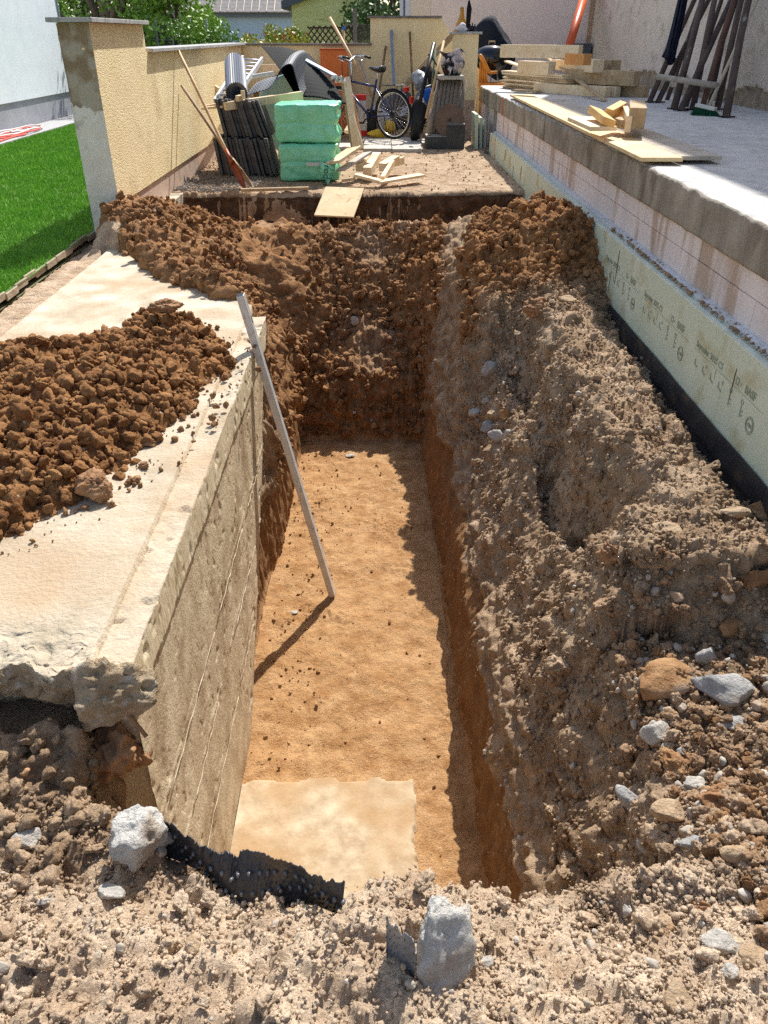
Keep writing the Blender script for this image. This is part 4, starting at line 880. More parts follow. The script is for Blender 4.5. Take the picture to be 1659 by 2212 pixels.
SLATE = mat('dark_paver', (78, 77, 76), (104, 101, 98), sc=9, bump=.003, bsc=70, c3_=(98, 92, 86), sc3=6, t3=.6)
SLATETOP = mat('paver_edge', (150, 144, 134), (176, 168, 156), sc=12, bump=.002, bsc=60)
GREENF = mat('green_film', (104, 198, 150), (136, 218, 178), sc=4, rough=.27, spec=.6, bump=.014, bsc=9, bdet=2)
BLK = mat('black_plastic', (24, 24, 26), rough=.4); BLKR = mat('black_rubber', (30, 30, 31), rough=.7)
BLUEP = mat('blue_plastic_bright', (34, 96, 196), rough=.35); YEL = mat('yellow_plastic', (226, 188, 60), (214, 170, 50), sc=8, rough=.5, bump=.01, bsc=9); REDP = mat('red_plastic', (196, 34, 34), rough=.35)
# dark slabs leaning on edge
def slabrow(label_row, n, xa, xb, y, z0, lean, h, w, grp, skip=()):
    for i in range(n):
        t = i / (n - 1); x = xa + (xb - xa) * t
        b = MB(); th = .042
        L_ = lean * (.72 + .6 * t)
        dx = math.sin(L_) * h; dz = math.cos(L_) * h
        zz = z0 + .012 * math.sin(i * 2.3); yy = y + .035 * math.sin(i * 1.7); L_ += .03 * math.sin(i * 2.9); th = .036 + .004 * math.sin(i)
        poly = [(x, yy, zz), (x + th, yy, zz), (x + th - dx, yy, zz + dz), (x - dx, yy, zz + dz)]
        b.prism(poly, (0, w, 0)); b.mi = 0
        o = b.build('concrete_slab', [SLATE], base=(x, yy, zz), bevel=.004)
        tag(o, f'{ORD[i]} dark grey slab from the left in the {label_row} row of the slab stack', 'slab', grp)
slabrow('lower', 15, -1.86, -1.22, 10.0, .02, .17, .40, .5, 'dark slabs stacked on edge')
slabrow('upper', 13, -1.78, -1.26, 10.08, .425, .26, .40, .45, 'dark slabs stacked on edge')
# two long handled tools
def tool(name, label, top, foot, blade, hm, bm_, bw_=.2, bl=.28):
    t = thing(name, label, 'shovel', tuple(foot)); T = Vector(top); Fo = Vector(foot); d = (T - Fo)
    s0 = Fo + d * (bl / d.length)
    mid = Fo + d * .35 + Vector((0, .03, -.02))
    b = MB(); b.tube([s0 - d * .02, mid, Fo + d * .7, T], [.019, .018, .017, .016], 8); b.build('handle', hm, t)
    b = MB(); side = d.cross(Vector((0, 1, 0))).normalized() if blade == 'flat' else Vector((.75, -.66, 0)).normalized()
    nrm = d.cross(side).normalized(); pts = []
    for j in range(7):
        v = j / 6; wj = bw_ * .5 * (1 - .55 * max(0, (v - .45) / .55) ** 2 if v > .45 else 1) * (1 if v > .08 else .8)
        for u in (-1, -.5, 0, .5, 1): pts.append(s0 - d.normalized() * (bl * 1.0 * v) + side * (wj * u) + nrm * (.03 * (1 - u * u)))
    o = len(b.v); b.add(pts + [p + nrm * .004 for p in pts], [(r * 5 + c, r * 5 + c + 1, r * 5 + c + 6, r * 5 + c + 5) for r in range(6) for c in range(4)] + [(35 + r * 5 + c, 35 + r * 5 + c + 5, 35 + r * 5 + c + 6, 35 + r * 5 + c + 1) for r in range(6) for c in range(4)])
    b.tube([s0 + d * .07, s0 - d * .03], [.02, .026], 8); b.build('blade', bm_, t); return t
tool('shovel', 'spade with long pale handle and rust red blade leaning on the yellow wall', onx(*c1(1070, 305), -2.15), onz(*c1(1465, 1128), .05), 'r', HANDLE, mat('red_rust_blade', (158, 84, 56), (130, 72, 50), sc=9, metal=.3, rough=.5), .13, .36)
tool('shovel', 'shorter shovel with darker handle crossing behind the red spade', onx(*c1(1090, 515), -2.16), onz(*c1(1500, 1130), .05) + Vector((0, .1, 0)), 'r', DHANDLE, OLDW, .10, .3)
def beam(name, label, p, q, w, h, m, cat='beam', group=None, up=(0, 0, 1), bevel=.003):
    b = MB(); b.bar(p, q, w, h, up); base = tuple((Vector(p) + Vector(q)) / 2); o = b.build(name, m, base=base, bevel=bevel); return tag(o, label, cat, group)
beam('wooden_beam', 'long squared beam lying across the slab stack up to the green bundles', at(*c2(355, 690), 10.05), at(*c2(1155, 575), 10.6), .07, .085, PINE)
beam('wooden_board', 'short board under the beam above the dark slabs', at(*c2(130, 712), 10.2), at(*c2(360, 690), 10.15), .12, .025, PINE, 'board')
beam('wooden_board', 'stubby bright offcut on top of the dark slabs near the wall', at(*c2(160, 690), 10.35), at(*c2(340, 662), 10.35), .10, .03, PINE, 'board')
beam('wooden_peg', 'upright short peg in front of the black membrane roll', at(*c2(550, 610), 10.05), at(*c2(540, 525), 10.05), .04, .04, PINE, 'peg', up=(0, 1, 0))
beam('wooden_peg', 'small block lying on the beam below the black roll', at(*c2(485, 610), 10.02), at(*c2(530, 600), 10.1), .05, .06, PINE, 'peg')
beam('wooden_post', 'brown upright post beside the round tank behind the beam', at(*c2(690, 900), 10.9), at(*c2(685, 545), 10.9), .07, .07, OLDW, 'post', up=(0, 1, 0))
beam('wooden_beam', 'pale beam lying behind the aluminium ladder', at(*c2(740, 290), 14.0), at(*c2(920, 285), 14.0), .07, .09, PINE)
beam('wooden_board', 'thin slat leaning in the wall corner beside the ladder', at(*c2(215, 640), 11.8), at(*c2(222, 470), 12.2), .035, .02, OLDW, 'board', up=(0, 1, 0))
beam('wooden_block', 'pale block perched above the slat by the yellow wall', at(*c2(235, 520), 12.1), at(*c2(258, 470), 12.1), .12, .10, PINE, 'block', up=(0, 1, 0))
# ladder
lad = thing('ladder', 'aluminium ladder lying tilted behind the black membrane roll', 'ladder', tuple(at(*c2(250, 640), 10.8)))
pa, pb = at(*c2(255, 640), 10.8), at(*c2(545, 185), 13.6); pc, pd = at(*c2(440, 640), 10.8), at(*c2(745, 200), 13.6)
for p, q in ((pa, pb), (pc, pd)): b = MB(); b.bar(p, q, .03, .065); b.build('rail', ALUD, lad)
for k in range(11): t = .04 + k * .092; b = MB(); b.tube([pa.lerp(pb, t), pc.lerp(pd, t)], .016, 6); b.build('rung', ALUD, lad)
# ridged roll
def ridged(n, R0, amp): return [R0 + amp * (1 if j % 2 else -.6) for j in range(n)]
b = MB(); p0, p1 = at(*c2(482, 560), 10.3), at(*c2(462, 245), 11.3); d = (p1 - p0); L_ = d.length; d.normalize(); a = d.cross(Vector((0, 0, 1))).normalized(); u = a.cross(d)
n = 60
for (R0, f) in ((.125, 1), (.085, -1)):
    vs = []
    for k in range(2):
        for j in range(n):
            th = 6.2832 * j / n; r = R0 + (.005 if j % 2 else -.005); vs.append(p0 + d * (L_ * k) + (a * math.cos(th) + u * math.sin(th)) * r)
    b.add(vs, [(j, (j + 1) % n, n + (j + 1) % n, n + j) for j in range(n)])
for k in (0, 1):
    o = len(b.v) - 4 * n
    for j in range(n): i0 = o + k * n; b.f.append((i0 + j, i0 + (j + 1) % n, i0 + 2 * n + (j + 1) % n, i0 + 2 * n + j)); b.m.append(0)
tag(b.build('membrane_roll', mat('black_roll', (58, 60, 66), rough=.3, spec=.7), base=tuple(p0)), 'rolled up black ribbed membrane standing on the slab stack', 'roll')
# round tank lid leaning
b = MB(); M = Matrix.Translation(at(*c2(985, 765), 11.7) + Vector((.12, 0, -.02))) @ Matrix.Rotation(R(78), 4, 'X') @ Matrix.Rotation(R(10), 4, 'Y')
b.lathe([(.0, .03), (.44, .03), (.475, .05), (.50, .03), (.50, -.03), (.47, -.05), (.0, -.05)], M=M, n=48)
tag(b.build('round_tub', mat('grey_green_plastic', (172, 196, 188), (182, 204, 196), sc=2, rough=.45)), 'large round grey green tub lid standing behind the green bundles', 'tub')
# draped dimple sheet
def drape(path, wdt, name, label, m, nu=110, nv=34, dim=.010):
    ctl = [at(*c2(x, y), D) for x, y, D in path]; P0 = []
    for i in range(nu):
        t = i / (nu - 1) * (len(ctl) - 1); k = min(int(t), len(ctl) - 2); f = t - k
        a_ = ctl[max(k - 1, 0)]; b_ = ctl[k]; c_ = ctl[k + 1]; d_ = ctl[min(k + 2, len(ctl) - 1)]
        P0.append(.5 * ((2 * b_) + (c_ - a_) * f + (2 * a_ - 5 * b_ + 4 * c_ - d_) * f * f + (3 * b_ - a_ - 3 * c_ + d_) * f ** 3))
    P = np.zeros((nv, nu, 3))
    for j in range(nv):
        v = j / (nv - 1)
        for i in range(nu):
            q_ = P0[i] + Vector((wdt[0] * v, wdt[1] * v, wdt[2] * v + .04 * math.sin(v * 3.1) ))
            P[j, i] = (q_.x, q_.y, q_.z + dim * ((i % 3 == 1) and (j % 3 == 1)))
    i = (np.arange(nv - 1)[:, None] * nu + np.arange(nu - 1)[None]).ravel(); F = np.stack([i, i + 1, i + nu + 1, i + nu], 1)
    o = npmesh(name, P.reshape(-1, 3), F, m, smooth=False); o.modifiers.new('thickness', 'SOLIDIFY').thickness = .003; return tag(o, label, 'membrane')
SHEET = mat('blue_black_sheet', (44, 50, 60), rough=.55, spec=.4)
drape([(575, 590, 10.4), (680, 545, 10.45), (800, 510, 10.5), (870, 440, 10.55), (920, 330, 10.6), (980, 265, 10.65), (1050, 262, 10.7), (1090, 380, 10.7), (1120, 480, 10.7), (1160, 590, 10.6)], (.10, 1.0, .12), 'membrane_sheet', 'black dimpled membrane sheet arched over the round tub lid', SHEET)
drape([(1100, 590, 10.75), (1330, 600, 10.8), (1500, 640, 10.85), (1620, 670, 10.9)], (-.50, .9, .52), 'membrane_sheet', 'dark dimpled membrane sheet sloping down behind the upper green bundle', mat('dark_sheet', (13, 18, 22), rough=.8, spec=.15), 60, 44)
beam('plastic_rail', 'pale grey edging strip lying over the dark membrane sheet', at(*c2(1130, 175), 11.6), at(*c2(1500, 375), 11.2), .09, .02, mat('grey_strip', (150, 160, 172), rough=.4), 'strip')
beam('plastic_rail', 'white rail lying under the arch of the membrane sheet', at(*c2(560, 395), 12.4), at(*c2(860, 345), 12.6), .05, .05, WHITEMET, 'strip')
b = MB(); 
for k in range(9): v = at(*c2(1480 + 14 * k, 395 + (k % 3) * 14), 11.1); b.obox(v, (.05, .04, .03), yaw=k, pitch=k * .7)
tag(b.build('foil_scrap', mat('silver_foil', (190, 192, 196), rough=.25, metal=.6)), 'crumpled silver foil scrap on the edge of the dark membrane', 'foil')
# wrapped bundles
def bundle(label, x0, x1, y0, y1, z0, z1, seed, flap=False):
    nx_, ny_, nz_ = 44, 36, 30
    t = thing('insulation_bundle', label, 'bundle', ((x0 + x1) / 2, (y0 + y1) / 2, z0)); bm = bmesh.new()
    bmesh.ops.create_cube(bm, size=2); bmesh.ops.subdivide_edges(bm, edges=bm.edges, cuts=40, use_grid_fill=True)
    V = np.array([v.co[:] for v in bm.verts]); r = .07
    Vr = V / (np.linalg.norm(V, ord=14, axis=1)[:, None]); 
    P = np.stack([(x0 + x1) / 2 + Vr[:, 0] * (x1 - x0) / 2, (y0 + y1) / 2 + Vr[:, 1] * (y1 - y0) / 2, (z0 + z1) / 2 + Vr[:, 2] * (z1 - z0) / 2], 1)
    x, y, z = P.T
    seam = -.010 * np.exp(-((z - (z0 + (z1 - z0) * .5) + .01 * np.sin(x * 9)) / .016) ** 2) * (np.abs(Vr[:, 2]) < .96)
    sidek = sstep(.90, 1.0, Vr[:, 0]); yz = np.hypot((y - (y0 + y1) / 2) / (y1 - y0), (z - (z0 + z1) / 2) / (z1 - z0))
    ang = np.arctan2((z - (z0 + z1) / 2), (y - (y0 + y1) / 2))
    fold = sidek * (.03 * np.sin(ang * 11 + 3 * fbm(y, z, x, .15, 2, seed)) * np.clip(yz * 2, .2, 1) - .05 * (1 - np.clip(yz * 2, 0, 1)))
    wr = .008 * np.abs(fbm(x * .6, y, z * 1.4, .22, 3, seed + 1)) * 2 + .010 * fbm(x + z, y, z - x, .3, 3, seed + 3); wr = wr + .016 * (1 - np.abs(fbm(x * 1.5 + z, y, z * .8, .25, 2, seed + 2)) * 3).clip(0, 1) * .5
    N_ = Vr / np.linalg.norm(Vr, axis=1)[:, None]; P = P + N_ * (seam + fold + wr)[:, None]
    for v, q in zip(bm.verts, P): v.co = Vector(q) - Vector(t['_b'])
    me = bpy.data.meshes.new('film_wrap'); bm.to_mesh(me); bm.free(); me.materials.append(GREENF); me.polygons.foreach_set('use_smooth', np.ones(len(me.polygons), bool))
    o = bpy.data.objects.new('film_wrap', me); COL.objects.link(o); o.parent = t
    return t
B1 = bundle('upper bundle of boards wrapped in green film', -1.13, -.42, 9.68, 10.35, .405, .79, 5)
B2 = bundle('lower bundle of boards wrapped in green film with a loose printed flap', -1.10, -.44, 9.62, 10.3, .01, .39, 6)
# printed flap
fa, fb, fc, fd = at(*c2(1360, 1270), 9.40), at(*c2(1500, 1330), 9.43), at(*c2(1430, 1510), 9.35), at(*c2(1345, 1370), 9.38)
P = np.zeros((14, 14, 3))
for i in range(14):
    for j in range(14):
        u, v = i / 13, j / 13; q_ = (fa * (1 - u) + fb * u) * (1 - v) + (fd * (1 - u) + fc * u) * v; P[j, i] = (q_.x, q_.y - .02 * math.sin(u * 5) * math.sin(v * 4), q_.z)
fl = grid_obj('printed_flap', P, GREENF, B2); fl.modifiers.new('thickness', 'SOLIDIFY').thickness = .002
fl['_b'] = B2['_b']
tp = at(*c2(1392, 1290), 9.32)
text_mesh('rodur', .10, Matrix.Translation(tp + Vector((.0, 0, -.005))) @ Matrix.Rotation(R(90), 4, 'X') @ Matrix.Rotation(R(-98), 4, 'Z'), 'printed_words', mat('dark_print', (28, 70, 60)), fl, bold=.001)
text_mesh('3 stark', .06, Matrix.Translation(at(*c2(1455, 1330), 9.32)) @ Matrix.Rotation(R(90), 4, 'X') @ Matrix.Rotation(R(-98), 4, 'Z'), 'printed_words', mat('dark_print', (28, 70, 60)), fl)
# pale board end showing through the torn film
b = MB(); p = at(*c2(1290, 1290), 9.57); b.obox(p, (.19, .03, .035)); b.build('bare_board', XPSEDGE, B2)
# scrap timber pile by the bundles
SC = [((720, 340, 10.0), (770, 320, 10.2), .16, .03, 'broad plank offcut tilted against the green bundle'), ]
def pl(label, a_, b_, w, h, m=PINE, up=(0, 0, 1), grp='timber offcuts by the green bundles', nm='timber_offcut', cat='offcut'):
    beam(nm, label, a_, b_, w, h, m, cat, grp, up)
pl('broad plank offcut tilted against the lower green bundle', at(718, 352, 9.5), at(766, 320, 9.75), .26, .03, up=(-.6, -.35, .7))
pl('grey weathered plank behind the tilted offcut', at(735, 368, 9.5), at(795, 330, 9.9), .14, .025, mat('grey_board', (176, 170, 162), (196, 190, 182), sc=8), up=(-.4, -.2, 1))
pl('square block standing nearest the grey plank', at(776, 362, 9.7), at(796, 338, 10.2), .09, .09)
pl('thick pale beam end in the middle of the offcut pile', at(793, 372, 9.6), at(814, 338, 10.3), .10, .10)
pl('short squared offcut left of the splintered end', at(826, 362, 9.8), at(856, 344, 10.1), .10, .09)
pl('rearmost squared offcut of the pile', at(838, 354, 10.05), at(868, 346, 10.2), .10, .08)
pl('flat board lying lowest to the left in the offcut pile', at(768, 378, 9.35), at(822, 392, 9.2), .09, .03)
pl('board standing on edge across the offcut pile', at(826, 388, 9.3), at(848, 352, 9.9), .05, .07)
pl('long flat board pointing right from the offcut pile', at(815, 394, 9.2), at(912, 378, 9.55), .13, .025)
pl('small grey brown offcut under the plank by the green bundle', at(738, 390, 9.3), at(768, 386, 9.3), .05, .03, OLDW)
pl('long thin lath lying on gravel in front of the bundles', onz(*c2(525, 1560), .04), onz(*c2(1230, 1540), .04), .045, .03, OLDW, nm='wooden_lath', cat='lath')
pl('plywood panel bridging the shallow ditch', onz(721, 468, -.165), onz(745, 406, .045), .43, .018, mat('plywood', (216, 190, 148), (228, 206, 168), sc=6, bump=.001, bsc=50, c3_=(176, 140, 98), sc3=16, t3=.64), grp=None, nm='plywood_panel', cat='panel')
# paving under the bicycle
PAV = mat('grey_paving', (178, 170, 158), (196, 188, 176), sc=8, bump=.002, bsc=60)
for i, (x0, y0, x1, y1, l) in enumerate(((-.17, 12.3, .24, 12.78, 'paving slab nearest the leaning boards'), (.25, 12.25, .68, 12.75, 'front right paving slab before the rear wheel'), (.72, 13.0, 1.0, 13.6, 'paving slab beside the concrete step'), (-.17, 12.79, .24, 13.3, 'paving slab behind the front left one'), (.25, 12.76, .70, 13.3, 'paving slab under the shadow of the wheel'), (-.60, 12.5, -.18, 13.0, 'paving slab hidden partly by the leaning boards'), (-.2, 13.31, .25, 13.8, 'rear paving slab under the pedals'), (.26, 13.31, .74, 13.8, 'paving slab carrying the rear wheel'))):
    b = MB(); b.box((x0, y0, -.03), (x1, y1, .045)); tag(b.build('paving_slab', PAV, bevel=.004, base=((x0 + x1) / 2, (y0 + y1) / 2, 0)), l, 'paving slab', 'paving slabs under the bicycle')
# leaning boards in front of the bicycle
for lbl, a_, b_, w, m in (('tallest board leaning in front of the bicycle', at(*c3(385, 1335), 12.2), at(*c3(300, 700), 12.7), .10, PINE), ('grey green weathered board behind the tallest leaning one', at(*c3(365, 1330), 12.4), at(*c3(275, 730), 12.8), .09, mat('mossy_board', (140, 134, 100), (160, 152, 118), sc=9)), ('short thin board leaning right of the tall boards', at(*c3(440, 1330), 12.1), at(*c3(352, 1045), 12.4), .05, PINE), ('reddish board leaning between the tall and the short one', at(*c3(425, 1300), 12.3), at(*c3(340, 860), 12.6), .07, mat('reddish_wood', (196, 146, 104), (210, 164, 122), sc=9))):
    beam('leaning_board', lbl, a_, b_, w, .03, m, 'board', 'boards leaning in front of the bicycle', up=(0, 1, 0))
beam('wooden_block', 'pale offcut tilted beneath the leaning boards', at(*c3(300, 1190), 12.6), at(*c3(330, 1140), 12.7), .08, .05, PINE, 'block')
# ---- bicycle
def bicycle():
    t = thing('bicycle', 'dark blue city bicycle with black saddle, luggage rack and red rear light', 'bicycle', (.30, 13.4, .05), rz=0)
    yaw = R(180 - 38)    # forward direction
    f = Vector((math.cos(yaw), math.sin(yaw), 0)); s = Vector((-f.y, f.x, 0)); O = Vector((.285, 13.4, .05)); t['_b'] = (.30, 13.4, .05)
    def W(a_, h, l=0): return O + f * a_ + Vector((0, 0, h)) + s * l
    FB = mat('bike_blue', (22, 36, 88), rough=.25, spec=.6); CH = mat('bright_metal', (206, 208, 210), rough=.22, metal=.9)
    def ring(b, c, R_, r, n=44, m=8):
        b.tube([c + f * (R_ * math.cos(6.2832 * k / n)) + Vector((0, 0, R_ * math.sin(6.2832 * k / n))) for k in range(n)], r, m, closed=True)
    for (a_, nm) in ((0, 'wheel'), (1.08, 'wheel')):
        c = W(a_, .345)
        b = MB(); ring(b, c, .327, .018); w_ = b.build('wheel', BLKR, t)
        b = MB(); ring(b, c, .303, .010); b.build('rim', CH, w_)
        b = MB()
        for k in range(30):
            an = 6.2832 * k / 30; sd = .03 if k % 2 else -.03; b.tube([c + s * sd + f * (.02 * math.cos(an + .9)) + Vector((0, 0, .02 * math.sin(an + .9))), c + f * (.30 * math.cos(an)) + Vector((0, 0, .30 * math.sin(an)))], .0014, 4, cap=False)
        b.build('spokes', CH, w_); b = MB(); b.tube([c - s * .05, c + s * .05], .022, 10); b.tube([c + s * .03, c + s * .04], .05, 16); b.build('hub', mat('dark_metal', (60, 60, 62), metal=.6, rough=.4), w_)
        b = MB(); a0, a1 = ((20, 200) if a_ == 0 else (-10, 150)); b.tube([c + f * (.355 * math.cos(R(k))) + Vector((0, 0, .355 * math.sin(R(k)))) for k in (range(0, 176, 8) if a_ == 0 else range(10, 150, 8))], .011, 6); b.build('mudguard', BLK, t)
    bb = W(.46, .29); st = W(.33, .80); hd0 = W(.88, .64); hd1 = W(.84, .83); rh = W(0, .345); fh = W(1.08, .345); stl = W(.355, .72)
    b = MB(); b.tube([hd1 - Vector((0, 0, .05)), stl], .017, 10); b.tube([hd0, bb], .019, 10); b.tube([bb, W(.325, .82)], .017, 10); b.tube([hd0 - Vector((0, 0, .02)), hd1], .020, 10)
    for sd in (-.05, .05):
        b.tube([bb + s * sd * .5, rh + s * sd], .010, 8); b.tube([stl + s * sd * .3, rh + s * sd], .009, 8)
    b.build('frame', FB, t)
    b = MB()
    for sd in (-.05, .05): b.tube([hd0 + s * sd, fh + s * sd], .013, 8)
    b.tube([hd0 + s * .06, hd0 - s * .06], .014, 8); b.build('fork', FB, t)
    b = MB(); b.tube([W(.325, .80), W(.29, .93)], .013, 8); b.build('seat_post', CH, t)
    # saddle
    n, rows = 12, []; P = []
    for i in range(15):
        v = i / 14; wd = .018 + .075 * (1 - v) ** 1.5 * (1 if v > .05 else .7); c = W(.19 + .27 * v, .965 - .012 * math.sin(v * 3.1) + (.0 if v > .2 else .01))
        P.append([c + s * (wd * math.cos(6.2832 * k / n)) + Vector((0, 0, (.032 if v < .9 else .02) * math.sin(6.2832 * k / n) * (1 if math.sin(6.2832 * k / n) > 0 else 1.6 * (1 - v) + .4))) for k in range(n)])
    b = MB(); vs = [q for r_ in P for q in r_]; b.add(vs, [(i * n + k, i * n + (k + 1) % n, (i + 1) * n + (k + 1) % n, (i + 1) * n + k) for i in range(14) for k in range(n)] + [tuple(range(n)), tuple(range(14 * n, 15 * n))], True); b.build('saddle', mat('saddle_leather', (26, 27, 30), rough=.35, spec=.6), t)
    b = MB(); b.tube([hd1, W(.82, .93), W(.84, 1.04)], .014, 8); b.build('stem', CH, t)
    hb = W(.84, 1.05); b = MB(); b.tube([hb + s * .26 - f * .17 + Vector((0, 0, .05)), hb + s * .27 - f * .03 + Vector((0, 0, .07)), hb + s * .2 + f * .08 + Vector((0, 0, .06)), hb + f * .02, hb - s * .2 + f * .08 + Vector((0, 0, .06)), hb - s * .27 - f * .03 + Vector((0, 0, .07)), hb - s * .26 - f * .17 + Vector((0, 0, .05))], .012, 8)
    hbar = b.build('handlebar', CH, t)
    for sd in (-1, 1): b = MB(); b.tube([hb + s * sd * .26 - f * .19 + Vector((0, 0, .045)), hb + s * sd * .268 - f * .07 + Vector((0, 0, .065))], .018, 8); b.build('grip', BLK, hbar)
    for sd in (-1, 1): b = MB(); b.tube([hb + s * sd * .23 + f * .04 + Vector((0, 0, .03)), hb + s * sd * .25 - f * .08 + Vector((0, 0, .0))], .007, 6); b.build('brake_lever', CH, hbar)
    for k in (0, 1): b = MB(); b.tube([hb + s * (.15 * (1 - 2 * k)) + f * .06, hb + f * (.16 + .03 * k) + Vector((0, 0, .02)), hb + f * .17 - Vector((0, 0, .22)), hb + f * .10 - Vector((0, 0, .42))], .003, 5); b.build('cable', BLK, hbar)
    # rack
    b = MB()
    for sd in (-.06, .06): b.tube([W(.17, .745) + s * sd, W(-.22, .75) + s * sd], .006, 6); b.tube([W(-.12, .75) + s * sd, rh + s * sd], .005, 6); b.tube([W(.02, .745) + s * sd, rh + s * sd], .004, 6)
    for a_ in (.16, .05, -.06, -.16, -.22): b.tube([W(a_, .748) + s * .06, W(a_, .748) - s * .06], .005, 6)
    b.build('luggage_rack', BLK, t)
    b = MB(); b.obox(W(-.245, .70), (.04, .10, .06), yaw=yaw); b.build('rear_light', REDP, t); b = MB(); b.obox(W(-.34, .56), (.03, .06, .09), yaw=yaw); b.build('reflector', REDP, t)
    b = MB(); ring(b, bb + s * .05, .085, .005, 30, 5); ck = b.build('chainring', mat('dark_metal', (60, 60, 62), metal=.6, rough=.4), t)
    for sd in (1, -1): b = MB(); b.tube([bb + s * .06 * sd, bb + s * .07 * sd + f * (.10 * sd) - Vector((0, 0, .13 * sd * .6))], .010, 6); b.obox(bb + s * .11 * sd + f * (.10 * sd) - Vector((0, 0, .13 * sd * .6)), (.09, .07, .022), yaw=yaw); b.build('pedal', BLK, t)
    b = MB(); b.tube([bb + s * .05 + Vector((0, 0, .08)), rh + s * .05 + Vector((0, 0, .04))], .004, 4); b.tube([bb + s * .05 - Vector((0, 0, .08)), rh + s * .05 - Vector((0, 0, .04))], .004, 4); b.build('chain', BLK, t)
    b = MB(); b.tube([W(.20, .30) - s * .03, W(.24, .01) - s * .16], .008, 6); b.tube([W(.24, .012) - s * .16, W(.21, .004) - s * .19], .016, 6); b.build('kickstand', BLK, t)
    return t
bicycle()
# orange panel on the back wall
b = MB(); a_, c_ = at(*c3(60, 450), 14.6), at(*c3(310, 760), 14.6); b.box((a_.x, 14.62, -.0), (c_.x, 14.8, a_.z)); t = tag(b.build('orange_board', mat('orange_paint', (206, 104, 46), (218, 120, 58), sc=2, rough=.5), base=(a_.x, 14.6, 0)), 'orange painted board standing against the back wall', 'board')
b = MB(); b.box((a_.x - .01, 14.60, a_.z + .001), (c_.x, 14.82, a_.z + .02)); b.build('top_strip', mat('orange_edge', (176, 84, 40)), t)
# poles leaning on the back wall
def pole(name, lbl, a_, b_, r, m, cat='pole', grp='poles leaning on the back wall'):
    b = MB(); b.tube([a_, b_], r, 9); return tag(b.build(name, m, base=tuple(a_)), lbl, cat, grp)
pole('wooden_pole', 'longest pale pole rising above the wall coping behind the bicycle', at(*c3(540, 880), 14.0), at(*c3(148, 160), 14.85), .024, HANDLE)
pole('wooden_pole', 'short brown handle leaning right behind the saddle', at(*c3(590, 840), 14.2), at(*c3(652, 420), 14.85), .02, DHANDLE)
pole('wooden_pole', 'thin upright handle leaning in the middle of the back wall', at(*c3(900, 900), 14.3), at(*c3(868, 290), 14.87), .018, DHANDLE)
beam('metal_post', 'grey metal fence post leaning on the back wall', at(*c3(725, 765), 14.3), at(*c3(702, 280), 14.86), .05, .04, mat('grey_metal', (140, 146, 158), rough=.45, metal=.4), 'post', up=(0, 1, 0))
beam('grey_rod', 'dark thin rod leaning behind the handlebar', at(*c3(505, 790), 14.3), at(*c3(395, 490), 14.86), .02, .02, mat('grey_metal', (140, 146, 158)), 'rod', up=(0, 1, 0))
beam('stair_board', 'long plank leaning diagonally from the ground to the yellow pillar', at(*c3(830, 765), 14.2), at(*c3(1305, 265), 14.4), .09, .03, OLDW, 'board', up=(0, 1, 0))
pole('wooden_pole', 'long pale handle leaning against the palisade stack', at(*c3(1015, 1060), 12.6), at(*c3(1175, 370), 13.2), .019, HANDLE, 'handle', None)
pole('plastic_pipe', 'black plastic pipe leaning left of the pale handle', at(*c3(955, 935), 13.0), at(*c3(1085, 392), 13.5), .03, BLK, 'pipe', None)
pole('garden_tool', 'thin green grey handle standing behind the black pipe', at(*c3(1065, 770), 13.6), at(*c3(1100, 455), 13.8), .013, mat('green_grey', (110, 130, 104)), 'handle', None)
b = MB(); b.tube([at(*c3(1035, 490), 13.4), at(*c3(1060, 500), 13.4), at(*c3(1085, 545), 13.4), at(*c3(1115, 600), 13.4)], [.02, .016, .014, .012], 7); tag(b.build('curved_handle', mat('teal_plastic', (30, 84, 84), rough=.4)), 'curved dark green plastic handle beside the black pipe', 'handle')
# things behind the wheel
def lump(name, lbl, cat, c, sz, m, seed, ang=9, rough=.12, yaw=0):
    V, F = clod_shape(5, seed) if name == 'clay_lump' else rock_shape(3, seed, ang, rough); V = V * np.array(sz); o = npmesh(name, V, F, m, smooth=True); o.location = c; o.rotation_euler = (0, 0, yaw); return tag(o, lbl, cat)
lump('yellow_sack', 'crumpled yellow sack lying behind the rear wheel', 'sack', at(*c3(590, 1205), 13.75), (.17, .12, .055), YEL, 401)
lump('yellow_sack', 'folded yellow bag behind the spokes', 'sack', at(*c3(690, 1150), 13.95), (.08, .08, .10), YEL, 402)
lump('black_bag', 'black bag slumped left of the palisade stack', 'bag', at(*c3(950, 1090), 13.3), (.13, .12, .26), mat('black_bag_plastic', (28, 28, 30), rough=.5, bump=.03, bsc=8), 403)
lump('white_sack', 'whitish plastic sack behind the bicycle wheel', 'sack', at(*c3(620, 1060), 14.1), (.2, .12, .17), mat('white_sack', (196, 194, 196), rough=.5, bump=.02, bsc=9), 404)
lump('grey_sack', 'dark grey heap of sacks behind the rear wheel', 'sack', at(*c3(740, 1000), 14.25), (.28, .15, .26), mat('dark_sack', (84, 80, 80), (120, 112, 110), sc=8, bump=.03, bsc=8), 405)
lump('plastic_bag', 'clear plastic bag bundle left of the black pipe', 'bag', at(*c3(960, 720), 14.1), (.15, .1, .12), mat('milky_plastic', (120, 120, 122), (186, 186, 186), sc=8, rough=.3, bump=.03, bsc=9), 406)
lump('dark_box', 'dark brown bucket behind the plastic bag', 'bucket', at(*c3(1035, 710), 14.3), (.17, .12, .17), mat('dark_brown', (56, 44, 42)), 407, 6, .02)
